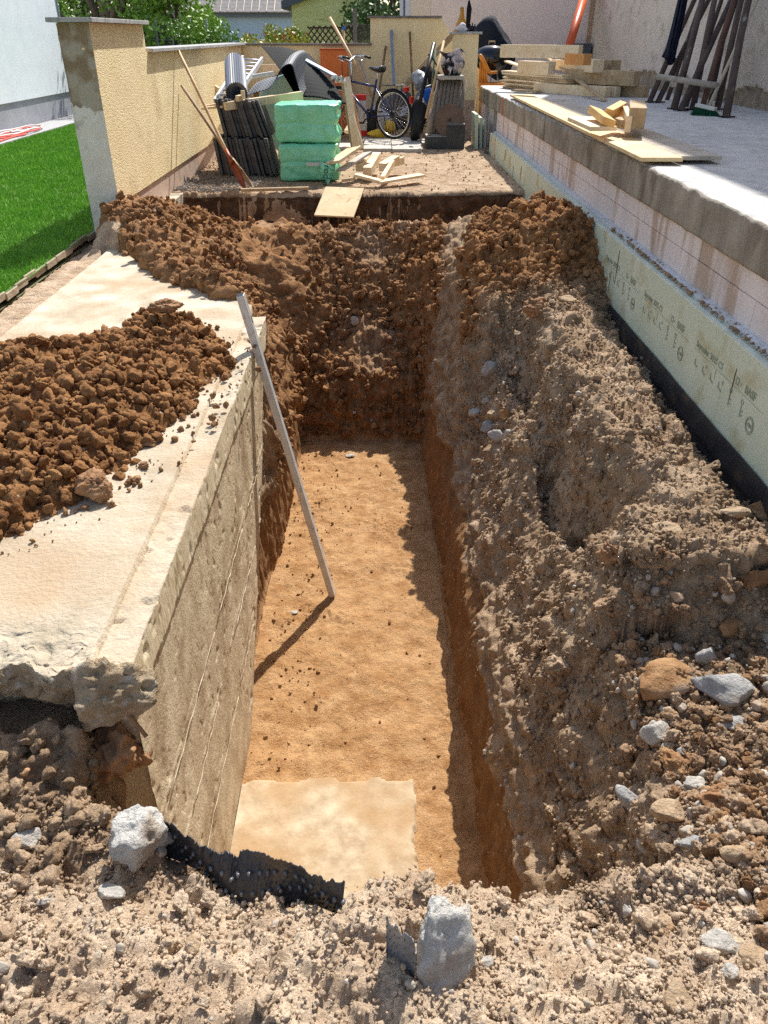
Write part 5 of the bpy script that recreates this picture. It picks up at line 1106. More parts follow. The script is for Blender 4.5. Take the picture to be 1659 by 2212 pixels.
b = MB(); p = at(*c3(905, 1040), 13.6); b.lathe([(0, -.12), (.075, -.12), (.08, .05), (.05, .10), (.02, .12), (0, .12)], c=p, n=16); tag(b.build('blue_canister', BLUEP), 'small blue canister standing right of the rear wheel', 'canister')
b = MB(); p = at(*c3(1010, 870), 13.8); b.lathe([(0, -.13), (.11, -.12), (.10, .04), (.05, .1), (.03, .14), (0, .14)], c=p, n=10, M=Matrix.Translation(p) @ Matrix.Rotation(.4, 4, 'Y')); tag(b.build('watering_can', BLUEP), 'large blue plastic container leaning behind the handles', 'container')
b = MB(); b.tube([at(*c3(915, 925), 13.7), at(*c3(935, 850), 13.7), at(*c3(975, 800), 13.7), at(*c3(1065, 770), 13.7)], .02, 7); tag(b.build('bent_hose', mat('grey_hose', (120, 122, 130), rough=.4)), 'bent grey hose arching over the blue container', 'hose')
b = MB(); b.tube([at(*c3(910, 935), 13.65), at(*c3(950, 870), 13.65), at(*c3(1000, 930), 13.65)], .014, 7); tag(b.build('yellow_strap', YEL), 'yellow strap hanging beside the blue container', 'strap')
b = MB(); p = at(*c3(432, 1070), 14.0); b.box((p.x - .09, 13.9, .05), (p.x + .09, 14.15, .56)); t = tag(b.build('canister', mat('pale_canister', (206, 196, 186)), bevel=.01, base=(p.x, 14, .05)), 'white canister with red top and bottom behind the bicycle frame', 'canister')
b = MB(); b.box((p.x - .085, 13.905, .562), (p.x + .085, 14.14, .64)); b.build('red_cap', REDP, t); b = MB(); b.box((p.x - .093, 13.895, .05), (p.x + .093, 14.155, .13)); b.build('red_base', REDP, t)
b = MB(); p = at(*c3(500, 1120), 14.1); b.box((p.x - .09, 14.0, .05), (p.x + .12, 14.2, .42)); tag(b.build('black_crate', BLK, bevel=.01, base=(p.x, 14.1, .05)), 'black crate beside the white canister', 'crate')
b = MB()
for k in range(5): c = at(*c3(790 + 14 * k, 1000 + 16 * math.sin(k)), 13.9); b.tube([c + Vector((.07 * math.cos(q_ * .5), 0, .05 * math.sin(q_ * .5 + k))) for q_ in range(12)], .005, 5)
tag(b.build('white_cable', mat('white_cable', (220, 220, 222), rough=.4)), 'tangled white cable behind the spokes', 'cable')
# palisades with top slab, rag, bucket, blade, steps
PAL = mat('palisade_concrete', (124, 112, 102), (146, 134, 122), sc=12, bump=.003, bsc=50, c3_=(92, 84, 76), sc3=7, t3=.58)
for i in range(8):
    t_ = i / 7; xb = 1120 + 235 * t_; a_ = at(*c3(xb - 75 * (1 - t_ * .3), 1240), 12.95); c_ = at(*c3(xb + 8, 722), 13.1); b = MB(); b.tube([a_, c_], .029 + .002 * (i % 2), 12)
    tag(b.build('palisade', PAL, base=tuple(a_)), f'{ORD[i]} round concrete palisade from the left in the leaning stack', 'palisade', 'concrete palisades stacked upright')
b = MB(); b.tube([at(*c3(1040, 1205), 12.75), at(*c3(1080, 985), 12.8)], .052, 12); tag(b.build('palisade', PAL), 'short separate palisade left of the saw blade', 'palisade', 'concrete palisades stacked upright')
a_ = at(*c3(1240, 697), 13.05); b = MB(); b.obox(a_ + Vector((0, .1, 0)), (.37, .42, .05)); tag(b.build('cover_slab', mat('grey_cover', (170, 164, 156), (186, 180, 170), sc=8), base=tuple(a_), bevel=.005), 'grey concrete slab lying on top of the palisades', 'slab')
# rag
def rag():
    P = np.zeros((40, 40, 3)); c = at(*c3(1250, 560), 13.0)
    for i in range(40):
        for j in range(40):
            u, v = i / 39 - .5, j / 39; dr = max(0, v - .25)
            x = c.x + u * .34 * (1 - .35 * dr) + .03 * math.sin(v * 9 + u * 5); y = 13.0 + .14 * (.5 - v) + .035 * math.sin(u * 22 + v * 3) * min(1, dr * 3); z = c.z + .12 + .03 * math.sin(u * 7) - .33 * dr * (1 + .25 * math.sin(u * 14)) + .02 * math.sin(v * 14)
            P[j, i] = (x, y, z)
    m = mat('striped_cloth', (44, 40, 42), (196, 182, 178), sc=7, rough=.9, c3_=(176, 116, 100), sc3=6, t3=.64, lo=.46, hi=.54)
    o = grid_obj('cloth', P, m, None); o.modifiers.new('thickness', 'SOLIDIFY').thickness = .006; tag(o, 'dirty striped cloth draped over the rack on the palisades', 'cloth')
rag()
p = at(*c3(1255, 580), 13.15); b = MB(); b.lathe([(0, -.2), (.12, -.2), (.15, .1), (.135, .1), (.11, -.18), (0, -.18)], c=p, n=20); tag(b.build('green_bucket', mat('dark_green_plastic', (22, 66, 60), rough=.4)), 'dark green bucket under the striped cloth', 'bucket')
M = Matrix.Translation(at(*c3(1225, 1085), 12.68)) @ Matrix.Rotation(R(80), 4, 'X'); vs = []; n = 72
for r_, zz in ((.03, 0), (.15, 0), (.175, 0), (.215, 0)):
    for j in range(n):
        rr = r_ + (.011 if (j % 2 and r_ > .2) else 0) ; th = 6.2832 * j / n; vs.append((rr * math.cos(th), rr * math.sin(th), zz))
b = MB()
for k, zz in ((0, .003), (1, -.003)): b.add([M @ Vector((v[0], v[1], zz)) for v in vs], [(i * n + j, i * n + (j + 1) % n, (i + 1) * n + (j + 1) % n, (i + 1) * n + j) for i in range(3) for j in range(n)])
o_ = 0; b.f += [(3 * n + j, 3 * n + (j + 1) % n, 7 * n + (j + 1) % n, 7 * n + j) for j in range(n)]; b.m += [0] * n
bl = tag(b.build('saw_blade', mat('rusty_blade', (104, 84, 72), (128, 104, 88), sc=6, metal=.2, rough=.6)), 'large rusty circular saw blade standing against the palisades', 'saw blade')
STEPM = mat('dark_step', (66, 66, 64), (84, 82, 78), sc=6, bump=.003, bsc=40, c3_=(104, 98, 88), sc3=8, t3=.66); STT = mat('step_top', (170, 164, 154), (188, 182, 172), sc=8, bump=.002, bsc=60)
b = MB(); A, B_ = (.80, 12.55), (1.36, 13.05)
prof = [(.76, 0), (1.33, 0), (1.33, .33), (1.06, .33), (1.06, .165), (.76, .165)]
b.prism([(x, 12.62, z) for x, z in prof], (0, .42, 0)); t = tag(b.build('concrete_step', STEPM, bevel=.006, base=(1.05, 12.8, 0)), 'dark two stepped concrete block in front of the palisades', 'step')
b = MB(); b.box((.765, 12.625, .1655), (1.055, 13.035, .169)); b.box((1.065, 12.625, .3305), (1.325, 13.035, .334)); b.build('tread', STT, t)
# leaning insulation boards at the far corner + membrane scrap
for i, (x_, y_) in enumerate(((1.50, 12.65), (1.57, 12.72), (1.64, 12.8))):
    b = MB(); b.prism([(x_, y_, -.06), (x_ + .045, y_, -.06), (x_ + .02, y_, .46 - .05 * i), (x_ - .025, y_, .46 - .05 * i)], (0, .55, 0)); tag(b.build('insulation_board', XPS, base=(x_, y_, -.06), bevel=.003), ['left', 'middle', 'right'][i] + ' green insulation board of the three leaning at the terrace opening', 'insulation board', 'insulation boards leaning at the terrace corner')
# yellow pillar
t = thing('yellow_pillar', 'yellow plastered pillar with stone cap next to the grill', 'pillar', (1.42, 14.35, 0)); b = MB(); a_, c_ = at(*c3(1275, 310), 13.9), at(*c3(1490, 310), 13.9)
b.box((a_.x, 13.9, .56), (c_.x, 14.3, a_.z)); b.build('shaft', PLASTER_S, t); b = MB(); b.box((a_.x + .01, 13.91, -.05), (c_.x - .01, 14.29, .558)); b.build('foot', PLINTH, t)
b = MB(); b.box((a_.x - .05, 13.86, a_.z + .002), (c_.x + .05, 14.34, a_.z + .035)); b.build('cap', COPING, t, bevel=.004)
zc = a_.z + .036
b = MB(); p = at(*c3(1335, 200), 14.12); b.lathe([(0, 0), (.05, 0), (.085, .05), (.085, .11), (.045, .19), (.032, .24), (.036, .32), (.03, .32), (.0, .31)], c=(p.x, 14.15, zc), n=18); tag(b.build('ochre_vase', mat('ochre_glaze', (196, 140, 60), rough=.35)), 'ochre bottle shaped vase on the yellow pillar', 'vase')
lump('paper_bag', 'crumpled white paper on the yellow pillar', 'paper', Vector((at(*c3(1345, 240), 13.98).x, 13.98, zc + .05)), (.09, .06, .075), mat('white_paper', (216, 214, 220), rough=.8), 408)
px = at(*c3(1390, 240), 13.95).x; b = MB(); b.tube([(px, 13.95, zc), (px, 13.95, zc + .1), (px + .01, 13.95, zc + .3), (px, 13.95, zc + .40), (px, 13.95, zc + .55)], [.012, .035, .04, .012, .006], 9); tag(b.build('black_brush', mat('black_bristle', (20, 20, 22))), 'tall black brush standing on the yellow pillar', 'brush')
for i, xx in enumerate((1410, 1430, 1452)):
    q_ = at(*c3(xx, 260), 13.97); b = MB(); b.lathe([(0, 0), (.02, 0), (.02, .06 + .015 * (i == 1)), (.01, .08), (.01, .10 + .015 * (i == 1)), (0, .10)], c=(q_.x, 13.97, zc), n=10); tag(b.build('small_bottle', mat('dark_bottle', (36, 40, 48), rough=.3)), ['left', 'taller middle', 'right'][i] + ' small dark bottle on the yellow pillar', 'bottle', 'small bottles on the pillar')
# grill with cover, chair
t = thing('kettle_grill', 'black kettle grill with closed lid behind the yellow pillar', 'grill', (2.05, 15.3, .3)); c = at(*c4(100, 330), 15.3); q_ = Matrix.Translation(c)
b = MB(); b.lathe([(.29, 0), (.285, .06), (.24, .14), (.15, .19), (.05, .205), (0, .207)], M=q_, n=32); b.build('lid', mat('black_enamel', (14, 15, 18), rough=.12, spec=.7), t)
b = MB(); b.lathe([(.29, -.005), (.27, -.10), (.2, -.19), (.1, -.23), (0, -.24)], M=q_, n=32); b.build('bowl', mat('black_enamel', (14, 15, 18), rough=.12, spec=.7), t)
b = MB(); b.tube([c + Vector((-.05, 0, .21)), c + Vector((-.05, 0, .25)), c + Vector((.05, 0, .25)), c + Vector((.05, 0, .21))], .012, 6); b.build('handle', OLDW, t)
for k in range(3): b = MB(); an = 2.1 * k + .5; b.tube([c + Vector((.15 * math.cos(an), .15 * math.sin(an), -.2)), Vector((c.x + .28 * math.cos(an), c.y + .28 * math.sin(an), .30))], .012, 6); b.build('leg', STEEL, t)
o = lump('grill_cover', 'dark blue fabric cover bunched behind the kettle grill', 'cover', at(*c4(115, 290), 15.9), (.36, .2, .42), mat('navy_fabric', (26, 32, 46), rough=.85, bump=.03, bsc=7), 409, 8, .08)
t = thing('wooden_chair', 'orange brown bent wood chair beside the kettle grill', 'chair', (1.85, 14.7, .3)); CW = mat('orange_wood', (196, 122, 44), (210, 140, 58), sc=6, rough=.35)
g = lambda x_, y_, D=14.75: at(*c3(x_, y_), D)
b = MB(); b.tube([g(1488, 505), g(1500, 500), g(1525, 540), g(1550, 600), g(1575, 645), g(1600, 655), g(1655, 650)], [.025, .03, .036, .04, .034, .024, .022], 9); b.build('arm', CW, t)
for k in range(4): b = MB(); b.tube([g(1505 + 16 * k, 560 + 14 * k), g(1500 + 20 * k, 740)], .016, 7); b.build('spindle', CW, t)
b = MB(); b.prism([g(1500, 560), g(1560, 640), g(1565, 745), g(1515, 745)], (0, .05, 0)); b.build('back_splat', CW, t)
b = MB(); s_ = g(1580, 760); b.obox(s_ + Vector((.05, .15, 0)), (.42, .4, .04)); b.build('seat', CW, t)
for dx, dy in ((-.12, 0), (.22, 0), (-.12, .32), (.22, .32)): b = MB(); b.tube([s_ + Vector((dx, dy, -.02)), Vector((s_.x + dx, s_.y + dy, .30))], .02, 7); b.build('leg', CW, t)
# ------------------------------------------------------------------ things on the terrace
ZD = .752
def tim(lbl, x0, y0, z, w, h, L_, yaw, m=PINE, grp='squared timbers on the terrace', nm='timber', cat='timber', roll=0, pitch=0):
    """box whose near end centre is at (x0,y0), running away along yaw (measured from +Y)"""
    b = MB(); d = Vector((math.sin(yaw), math.cos(yaw), 0)); c = Vector((x0, y0, z + h / 2)) + d * L_ / 2
    b.obox(c, (w, L_, h), yaw=-yaw, roll=roll, pitch=pitch); return tag(b.build(nm, m, base=(c.x, c.y, z), bevel=.004), lbl, cat, grp)
q = random.Random(9)
# plank stack
for i in range(9):
    far = onz(*c4(150, 455 - i * 7), ZD); near = onz(*c4(545, 520), ZD)
    x_ = 2.02 + .03 * math.sin(i * 2.2) + (.10 if i > 5 else 0); 
    a_ = Vector((2.80 - .02 * i + .03 * math.sin(i * 3.1), 12.05 + .05 * math.sin(i * 1.9), ZD + .014 + i * .026)); c_ = Vector((2.05 + .03 * math.sin(i * 1.4), 13.6 + .12 * math.sin(i * 2.7), ZD + .014 + i * .026))
    b = MB(); b.bar(a_, c_, .16 + .03 * (i % 2), .023); tag(b.build('plank', PINE if i % 3 else OLDW, base=tuple((a_ + c_) / 2), bevel=.002), f'{ORD[i]} plank from the bottom of the plank stack on the terrace', 'plank', 'stacked planks on the terrace')
beam('plank', 'short plank lying flat left of the stack beside the front edge', Vector((2.0, 12.6, ZD + .02)), Vector((2.3, 12.25, ZD + .02)), .12, .025, OLDW, 'plank', 'stacked planks on the terrace')
# timbers
def tb(lbl, near, L_, yaw, w, h, z=ZD, m=PINE):
    n_ = onz(*c4(*near), z); tim(lbl, n_.x, n_.y, z, w, h, L_, yaw, m)
tb('timber on the deck just right of the plank stack end', (755, 548), 1.3, -.62, .11, .12)
tb('timber beside it with brown cut end', (812, 546), 1.3, -.62, .10, .12, m=PINE)
tb('lowest long timber furthest right against the house wall', (972, 548), 1.5, -.72, .12, .13, m=OLDW)
tb('thick timber with split end lying second above the right hand one', (915, 485), 1.1, -.72, .14, .17, z=ZD + .13, m=OLDW)
tb('short dark timber block between the thick timber and the left pile', (705, 466), .5, -.3, .14, .14, z=ZD + .12, m=mat('brown_timber', (150, 116, 80), (170, 136, 98), sc=6))
tb('upper timber block sitting on the dark block', (700, 410), .5, -.2, .16, .15, z=ZD + .27)
tb('grey ended timber beside the upper block near the house wall', (800, 405), .8, -.3, .15, .14, z=ZD + .27, m=OLDW)
tb('long pale timber lying highest across the back of the pile', (600, 330), 1.2, -.95, .15, .16, z=ZD + .42)
tb('short orange brown timber end at the top of the pile', (640, 368), .4, -.4, .12, .12, z=ZD + .38, m=mat('orange_timber', (196, 136, 76), (214, 156, 96), sc=6))
tb('square timber with sawn end left in the middle of the pile', (610, 400), .6, -.5, .14, .13, z=ZD + .26, m=PINE)
tb('tilted timber block sticking out at the left of the pile', (440, 420), .5, -.7, .14, .14, z=ZD + .28)
tb('small timber end below the tilted block', (520, 395), .4, .3, .13, .13, z=ZD + .25, m=OLDW)
tb('timber end turned on its corner in the middle of the pile', (620, 460), .5, -.1, .12, .12, z=ZD + .13, m=mat('orange_timber', (196, 136, 76), (214, 156, 96), sc=6))
beam('wooden_lath', 'long thin lath lying diagonally over the timber pile', onz(*c4(742, 565), ZD + .015), at(*c4(385, 300), 14.2), .06, .018, OLDW, 'lath')
beam('wooden_wedge', 'thin pointed board sticking out left above the plank stack', at(*c4(190, 345), 14.3), at(*c4(330, 395), 13.4), .10, .02, PINE, 'board')
beam('drain_gutter', 'short black gutter piece standing behind the timber pile', at(*c4(370, 318), 15), at(*c4(345, 262), 15), .13, .05, BLK, 'gutter', up=(0, 1, 0))
b = MB(); p = at(*c4(605, 300), 17.3); b.box((p.x - .17, 17.2, p.z - .12), (p.x + .17, 17.5, p.z + .16)); tag(b.build('grey_box', mat('dark_grey_box', (86, 90, 98)), base=tuple(p)), 'dark grey box standing in the corner by the orange pipe', 'box')
b = MB(); b.box((p.x - .2, 17.15, .3), (p.x + .2, 17.5, p.z - .125)); tag(b.build('block_plinth', CONC_GREY, base=(p.x, 17.3, .3)), 'grey block carrying the dark box in the corner', 'block')
pole('orange_pipe', 'long orange plastic drain pipe leaning against the pink wall', at(*c4(520, 330), 15.4), at(*c4(640, -70), 17.3), .075, mat('orange_pvc', (206, 88, 44), (214, 98, 52), sc=3, rough=.35), 'pipe', None)
# wide boards at the edge
BW = mat('formwork_board', (218, 188, 138), (232, 208, 164), sc=3, bump=.001, bsc=60, c3_=(190, 158, 116), sc3=4, t3=.62)
pA, pB = Vector((1.665, 5.22, .80)), Vector((1.75, 11.2, .80))
for i, (lb, m) in enumerate((('outer wide formwork board overhanging the terrace edge', BW), ('inner wide formwork board beside the outer one', mat('grey_formwork', (176, 164, 148), (196, 184, 168), sc=4, c3_=(150, 138, 120), sc3=6, t3=.6)))):
    off = .0 + i * .27; a_ = Vector((1.80 + off, 5.25 + .06 * i, .785)); c_ = Vector((1.88 + off * .95, (11.3, 10.4)[i], .785)); b = MB(); b.bar(a_, c_, .262, .024); tag(b.build('formwork_board', m, base=tuple((a_ + c_) / 2), bevel=.002), lb, 'board', 'wide boards on the terrace edge')
for i, (y_) in enumerate((6.2, 9.5)):
    b = MB(); b.box((1.78, y_, ZD), (2.25, y_ + .08, .772)); tag(b.build('batten', OLDW, base=(2, y_, ZD)), ('near' if i == 0 else 'far') + ' batten lying under the wide formwork boards', 'batten', 'battens under the boards')
zt = .798
def off(lbl, a_, c_, w, h, m=PINE, up=(0, 0, 1)): beam('timber_offcut', lbl, a_, c_, w, h, m, 'offcut', 'offcuts lying on the wide boards', up)
OC = mat('golden_wood', (212, 164, 96), (226, 184, 120), sc=5, rough=.7)
off('broad pointed offcut lying flat leftmost on the wide boards', at(*c4(600, 668), 6.75), at(*c4(735, 725), 6.2), .20, .03, PINE)
off('offcut standing on edge against the broad one', at(*c4(680, 622), 6.6), at(*c4(765, 690), 6.2), .10, .05, OC, up=(.3, -.6, .8))
off('golden offcut leaning to the upper right over the others', at(*c4(755, 650), 6.5), at(*c4(835, 605), 6.8), .06, .09, OC, up=(0, -.5, 1))
off('slim upright offcut between golden piece and the big block', at(*c4(850, 640), 6.7), at(*c4(875, 700), 6.3), .04, .11, PINE)
off('dark offcut lying low underneath the golden piece', at(*c4(790, 680), 6.6), at(*c4(860, 700), 6.4), .08, .06, OLDW)
off('thick squared block with sawn end rightmost on the wide boards', at(*c4(922, 668), 6.3), at(*c4(915, 618), 7.0), .12, .14, OLDW)
# trestle poles
TW = mat('dark_pole_wood', (74, 62, 58), (98, 84, 78), sc=8, bump=.004, bsc=30, c3_=(168, 160, 150), sc3=14, t3=.68, stretch=(1, 1, .4))
GW = mat('grey_pole_wood', (150, 138, 124), (176, 164, 150), sc=8, bump=.003, bsc=40, c3_=(118, 106, 96), sc3=8, t3=.6)
def tp(lbl, foot, top, Dt, r, z=ZD, m=None, nm='trestle_pole', spike=True):
    a_ = onz(*c9(*foot), z); c_ = at(*c9(*top), Dt); c_ = a_ + (c_ - a_) * 1.35; c_.x = min(c_.x, 4.13)
    mid = a_.lerp(c_, .5) + Vector((.01 * math.sin(foot[0]), .01, 0)); t = None
    b = MB(); r *= .72; b.tube([a_, mid, c_], [r * 1.1, r, r * .85], 9); t = tag(b.build(nm, m or TW, base=tuple(a_)), lbl, 'pole', 'old trestle poles leaning on the house wall')
    if spike: b = MB(); b.tube([a_ + Vector((-.08, 0, .012)), a_ + Vector((.09, 0, .008))], .008, 6); b.build('iron_foot', BLK, t)
    return t
tp('leftmost dark pole with its foot nearest the timbers', (590, 925), (1000, 0), 10.6, .042)
tp('second dark pole from the left beside the leftmost foot', (665, 925), (1130, 0), 10.7, .042)
tp('thick dark pole passing in front of the crossbar left of centre', (812, 985), (1065, 0), 9.9, .05)
tp('dark pole crossing from the lower centre towards the upper right', (870, 1000), (1330, 0), 9.9, .045)
tp('squat dark leg directly behind the broom head', (980, 990), (1180, 0), 9.8, .045)
tp('thin dark pole behind the crossing one', (1080, 930), (1380, 0), 10.0, .035, spike=False)
tp('paint spotted pole standing right beside the broom handle', (1200, 990), (1420, 0), 9.4, .045)
tp('rightmost dark pole with paint drips', (1280, 1060), (1490, 0), 9.0, .05)
tp('narrow pole squeezed left of the rightmost one', (1130, 960), (1350, 0), 9.8, .032, spike=False)
tp('brown pole in the middle of the bunch', (920, 960), (1240, 0), 10.1, .035, spike=False)
tp('dark thin pole behind the jacket', (750, 900), (1060, 0), 10.6, .035, spike=False)
tp('reddish pole leaning between broom handle and bunch', (1060, 1000), (1340, 60), 9.7, .04, m=mat('red_brown_pole', (92, 66, 56), (112, 84, 72), sc=8, bump=.003, bsc=30), spike=False)
b = MB(); b.tube([at(*c9(665, 690), 9.75), at(*c9(1200, 770), 8.95)], .03, 9); tag(b.build('trestle_crossbar', GW), 'grey dusty crossbar tied across the bunch of poles', 'crossbar')
b = MB(); b.tube([at(*c9(780, 760), 10.0), at(*c9(1150, 820), 9.6)], .026, 9); tag(b.build('trestle_crossbar', GW), 'lower grey crossbar behind the bunch of poles', 'crossbar')
# jacket
P = np.zeros((40, 24, 3))
for j in range(40):
    v = j / 39
    for i in range(24):
        u = i / 23; l_ = 700 + 170 * (1 - v) ** 1.0 + 20 * math.sin(v * 3); L0 = at(*c9(695 + 175 * (v ** .8) + (30 if v < .05 else 0), 545 - 620 * v), 10.35); R0 = at(*c9(800 + 130 * v, 575 - 650 * v), 10.2)
        p_ = L0.lerp(R0, u); P[j, i] = (p_.x, p_.y + .03 * math.sin(u * 13 + v * 2) - .06 * math.sin(u * 3.14), p_.z + (.03 * math.sin(u * 9) if v < .05 else 0))
jk = grid_obj('jacket', P, mat('navy_cloth', (14, 18, 34), (24, 30, 50), sc=6, rough=.9, bump=.01, bsc=12), None); jk.modifiers.new('thickness', 'SOLIDIFY').thickness = .03; tag(jk, 'dark navy jacket hanging over the old poles', 'jacket')
# broom
t = thing('broom', 'broom with green bristles and pale handle leaning on the old poles', 'broom', tuple(onz(*c9(1080, 1060), ZD)))
h0 = at(*c9(1130, 955), 8.85); b = MB(); b.tube([h0, at(*c9(1350, 470), 9.2), at(*c9(1590, -60), 9.6)], .017, 9); b.build('handle', mat('pale_pole', (182, 166, 144), (196, 182, 160), sc=10), t)
hd0, hd1 = at(*c9(1015, 945), 8.85), at(*c9(1190, 985), 8.7); b = MB(); b.bar(hd0, hd1, .07, .03); b.build('head', mat('white_head', (206, 204, 190)), t, bevel=.004)
b = MB(); d = hd1 - hd0; qn = random.Random(4)
for i in range(420):
    u, v = qn.random(), qn.random() - .5; p_ = hd0 + d * u + Vector((0, v * .07, -.015)); e = p_ + Vector(((u - .45) * .10 + qn.uniform(-.02, .02), v * .08 - .03, -.085 + qn.uniform(-.012, .01))); b.tube([p_, e], [.003, .004], 3, cap=False)
b.build('bristles', mat('green_bristle', (20, 74, 52), (32, 96, 66), sc=30), t)
# aluminium bar across the trench corner
foot = onz(718, 1285, -1.835); ctc = Vector((-.672, 4.17, -.045)); top = foot + (ctc - foot) * 1.0; dirn = (ctc - foot).normalized()
best = None
for k in range(200):
    L_ = 1.6 + k * .006; p_ = foot + dirn * L_; 
    v = p_ - Vector((0, 0, CAMZ)); 
    yc = v.y * math.cos(PITCH) - v.z * math.sin(PITCH); yy = 1106 - FPX * (v.y * math.sin(PITCH) + v.z * math.cos(PITCH)) / yc
    if yy < 638: break
b = MB(); b.bar(foot, p_, .040, .060, up=(0, 1, 0)); br = tag(b.build('aluminium_bar', ALU, base=tuple(foot), bevel=.002), 'long aluminium levelling bar leaning from the trench floor over the foundation edge', 'levelling bar')
b = MB(); b.bar(p_ + dirn * .0005, p_ + dirn * .001, .034, .054, up=(0, 1, 0)); b.build('open_end', BLK, br)
b = MB(); qq = p_ - dirn * .14 + Vector((.0152, 0, 0)); b.tube([p_ - dirn * .12 + Vector((.0155, -.0, 0)), p_ - dirn * .16 + Vector((.0155, 0, 0))], .008, 8); b.build('grip_slot', BLK, br)
# ------------------------------------------------------------------ single stones and scraps
SGREY = mat('grey_stone', (146, 145, 144), (188, 184, 178), sc=14, bump=.014, bsc=80, bdet=9, c3_=(150, 134, 116), sc3=6, t3=.57)
SWHITE = mat('white_stone', (166, 161, 153), (206, 199, 187), sc=14, bump=.014, bsc=80, bdet=9, c3_=(168, 142, 112), sc3=5, t3=.56)
STAN = mat('tan_stone', (162, 136, 106), (200, 176, 146), sc=12, bump=.014, bsc=80, bdet=9, c3_=(160, 114, 66), sc3=5, t3=.56)
SRUST = mat('rust_stone', (146, 104, 66), (190, 152, 110), sc=11, bump=.018, bsc=70, bdet=9, c3_=(196, 190, 182), sc3=4, t3=.60)
SBROWN = mat('brown_lump', (128, 92, 62), (172, 132, 96), sc=6, bump=.014, bsc=26)
def stone(px, py, wpx, lbl, m, seed, asp=(1, .8, .6), yaw=0, tilt=0, lift=.27, ang=9, rough=.13, nm='stone', cat='stone', sub=4, grp=None):
    r_ = ray(px, py).normalized(); ok, loc, n, i = ground.ray_cast(Vector((0, 0, CAMZ)), r_)
    dist = (loc - Vector((0, 0, CAMZ))).dot(Vector((math.sin(YAW) * math.cos(PITCH), math.cos(YAW) * math.cos(PITCH), -math.sin(PITCH))))
    s = wpx / 2 / FPX * dist; V, F = clod_shape(5, seed) if nm == 'clay_lump' else rock_shape(sub, seed, ang, rough * .7); V = V / np.abs(V).max(0) * np.array(asp) * s
    if sub > 4: bl_ = sum(.55 ** k * np.abs(vnoise(V[:, 0] / s * 1.6 * 2 ** k + 4, V[:, 1] / s * 1.6 * 2 ** k, V[:, 2] / s * 1.6 * 2 ** k, 50 + k)) for k in range(5)); V = V * (1.12 - .24 * bl_)[:, None]
    o = npmesh(nm, V, F, m, smooth=False); o.location = loc + Vector((0, 0, s * asp[2] * lift)); o.rotation_euler = (tilt, tilt * .6, yaw); return tag(o, lbl, cat, grp)
stone(1062, 800, 56, 'grey flat stone lodged alone in the upper part of the earth bank', SGREY, 501, (1, .9, .7), .3, .5)
stone(1052, 868, 26, 'rearmost small white stone of the stone group on the bank', SWHITE, 502, (1, .6, .6), .5)
stone(1028, 895, 38, 'white stone at the left of the stone group on the bank', SWHITE, 503, (1, .8, .7), .4)
stone(1068, 900, 46, 'brownish stone in the middle of the stone group on the bank', STAN, 504, (1, .8, .6), 0)
stone(1096, 898, 40, 'half white half rusty stone at the right of the stone group', SRUST, 505, (1, .9, .8), 1)
stone(1054, 926, 44, 'grey white stone at the lower left of the stone group', SGREY, 506, (1, .7, .7), .2)
stone(1072, 946, 38, 'lowest white stone of the stone group on the bank', SWHITE, 507, (1, .8, .8), 0)
stone(1097, 940, 26, 'small pinkish white stone at the lower right of the group', SWHITE, 508, (.8, .8, 1), .6)
stone(1425, 1480, 152, 'large rust coloured boulder with grey underside in the right corner', SRUST, 510, (1, .75, .58), .2, .1, .25, 10)
stone(1520, 1430, 62, 'bright grey stone standing above the boulders on the right', SGREY, 511, (.8, .6, 1), .3, .1, .4)
stone(1562, 1498, 138, 'broad pale grey boulder beside the rusty one', SGREY, 512, (1, .7, .5), -.2, .15, .3, 8)
stone(1578, 1570, 86, 'flat grey stone below the broad pale boulder', SGREY, 513, (1, .6, .5), .3, .2)
stone(1418, 1596, 78, 'rounded white grey stone below the rusty boulder', SWHITE, 514, (1, .85, .8), .4)
stone(1466, 1630, 40, 'small blue grey stone next to the rounded white one', SGREY, 515, (.8, .7, .9), .8)
stone(1368, 1740, 100, 'long grey stone slanting down in the right rubble', SGREY, 516, (1, .42, .4), -.8, .3, .4)
stone(1445, 1760, 86, 'square edged grey tan stone beside the long slanting one', STAN, 517, (1, .7, .5), 0, .1)
stone(1498, 1700, 64, 'pale stone on the right between rusty clods', SWHITE, 518, (1, .7, .5), .2)
stone(1458, 1660, 90, 'rust brown lump of clay right in the rubble', SRUST, 519, (1, .7, .5), -.7, .2, .3, 9, .15, 'clay_lump', 'clay lump')
stone(1565, 1730, 140, 'large dark brown clay lump at the right edge', SBROWN, 520, (1, .6, .45), -.2, .2, .2, 9, .15, 'clay_lump', 'clay lump')
stone(1395, 1835, 48, 'small pale round stone under the long slanting one', SWHITE, 521, (1, .9, .8), .3)
stone(1435, 1790, 42, 'small pinkish stone below the square edged one', STAN, 522, (1, .7, .6), .3)
stone(1500, 1828, 66, 'whitish stone low in the right rubble', SGREY, 523, (1, .7, .5), -.5)
stone(1595, 1850, 90, 'flat tan stone with pointed top at the right edge', STAN, 524, (1, .5, .5), .1, .3)
stone(1460, 2170, 92, 'large tan cream stone at the bottom right edge', STAN, 525, (.7, 1, .6), .2, .2)
stone(1555, 2040, 84, 'cream stone in the lower right foreground', SWHITE, 526, (1, .8, .5), -.3)
stone(1628, 2070, 72, 'tan squarish stone near the lower right border', STAN, 527, (1, .9, .5), .4)
stone(1575, 2100, 44, 'small cream stone below the lower right one', SWHITE, 528, (1, .8, .5), .4)
stone(1420, 1985, 78, 'long tan stone flush with the soil at the lower right', STAN, 529, (.8, 1, .35), .4)
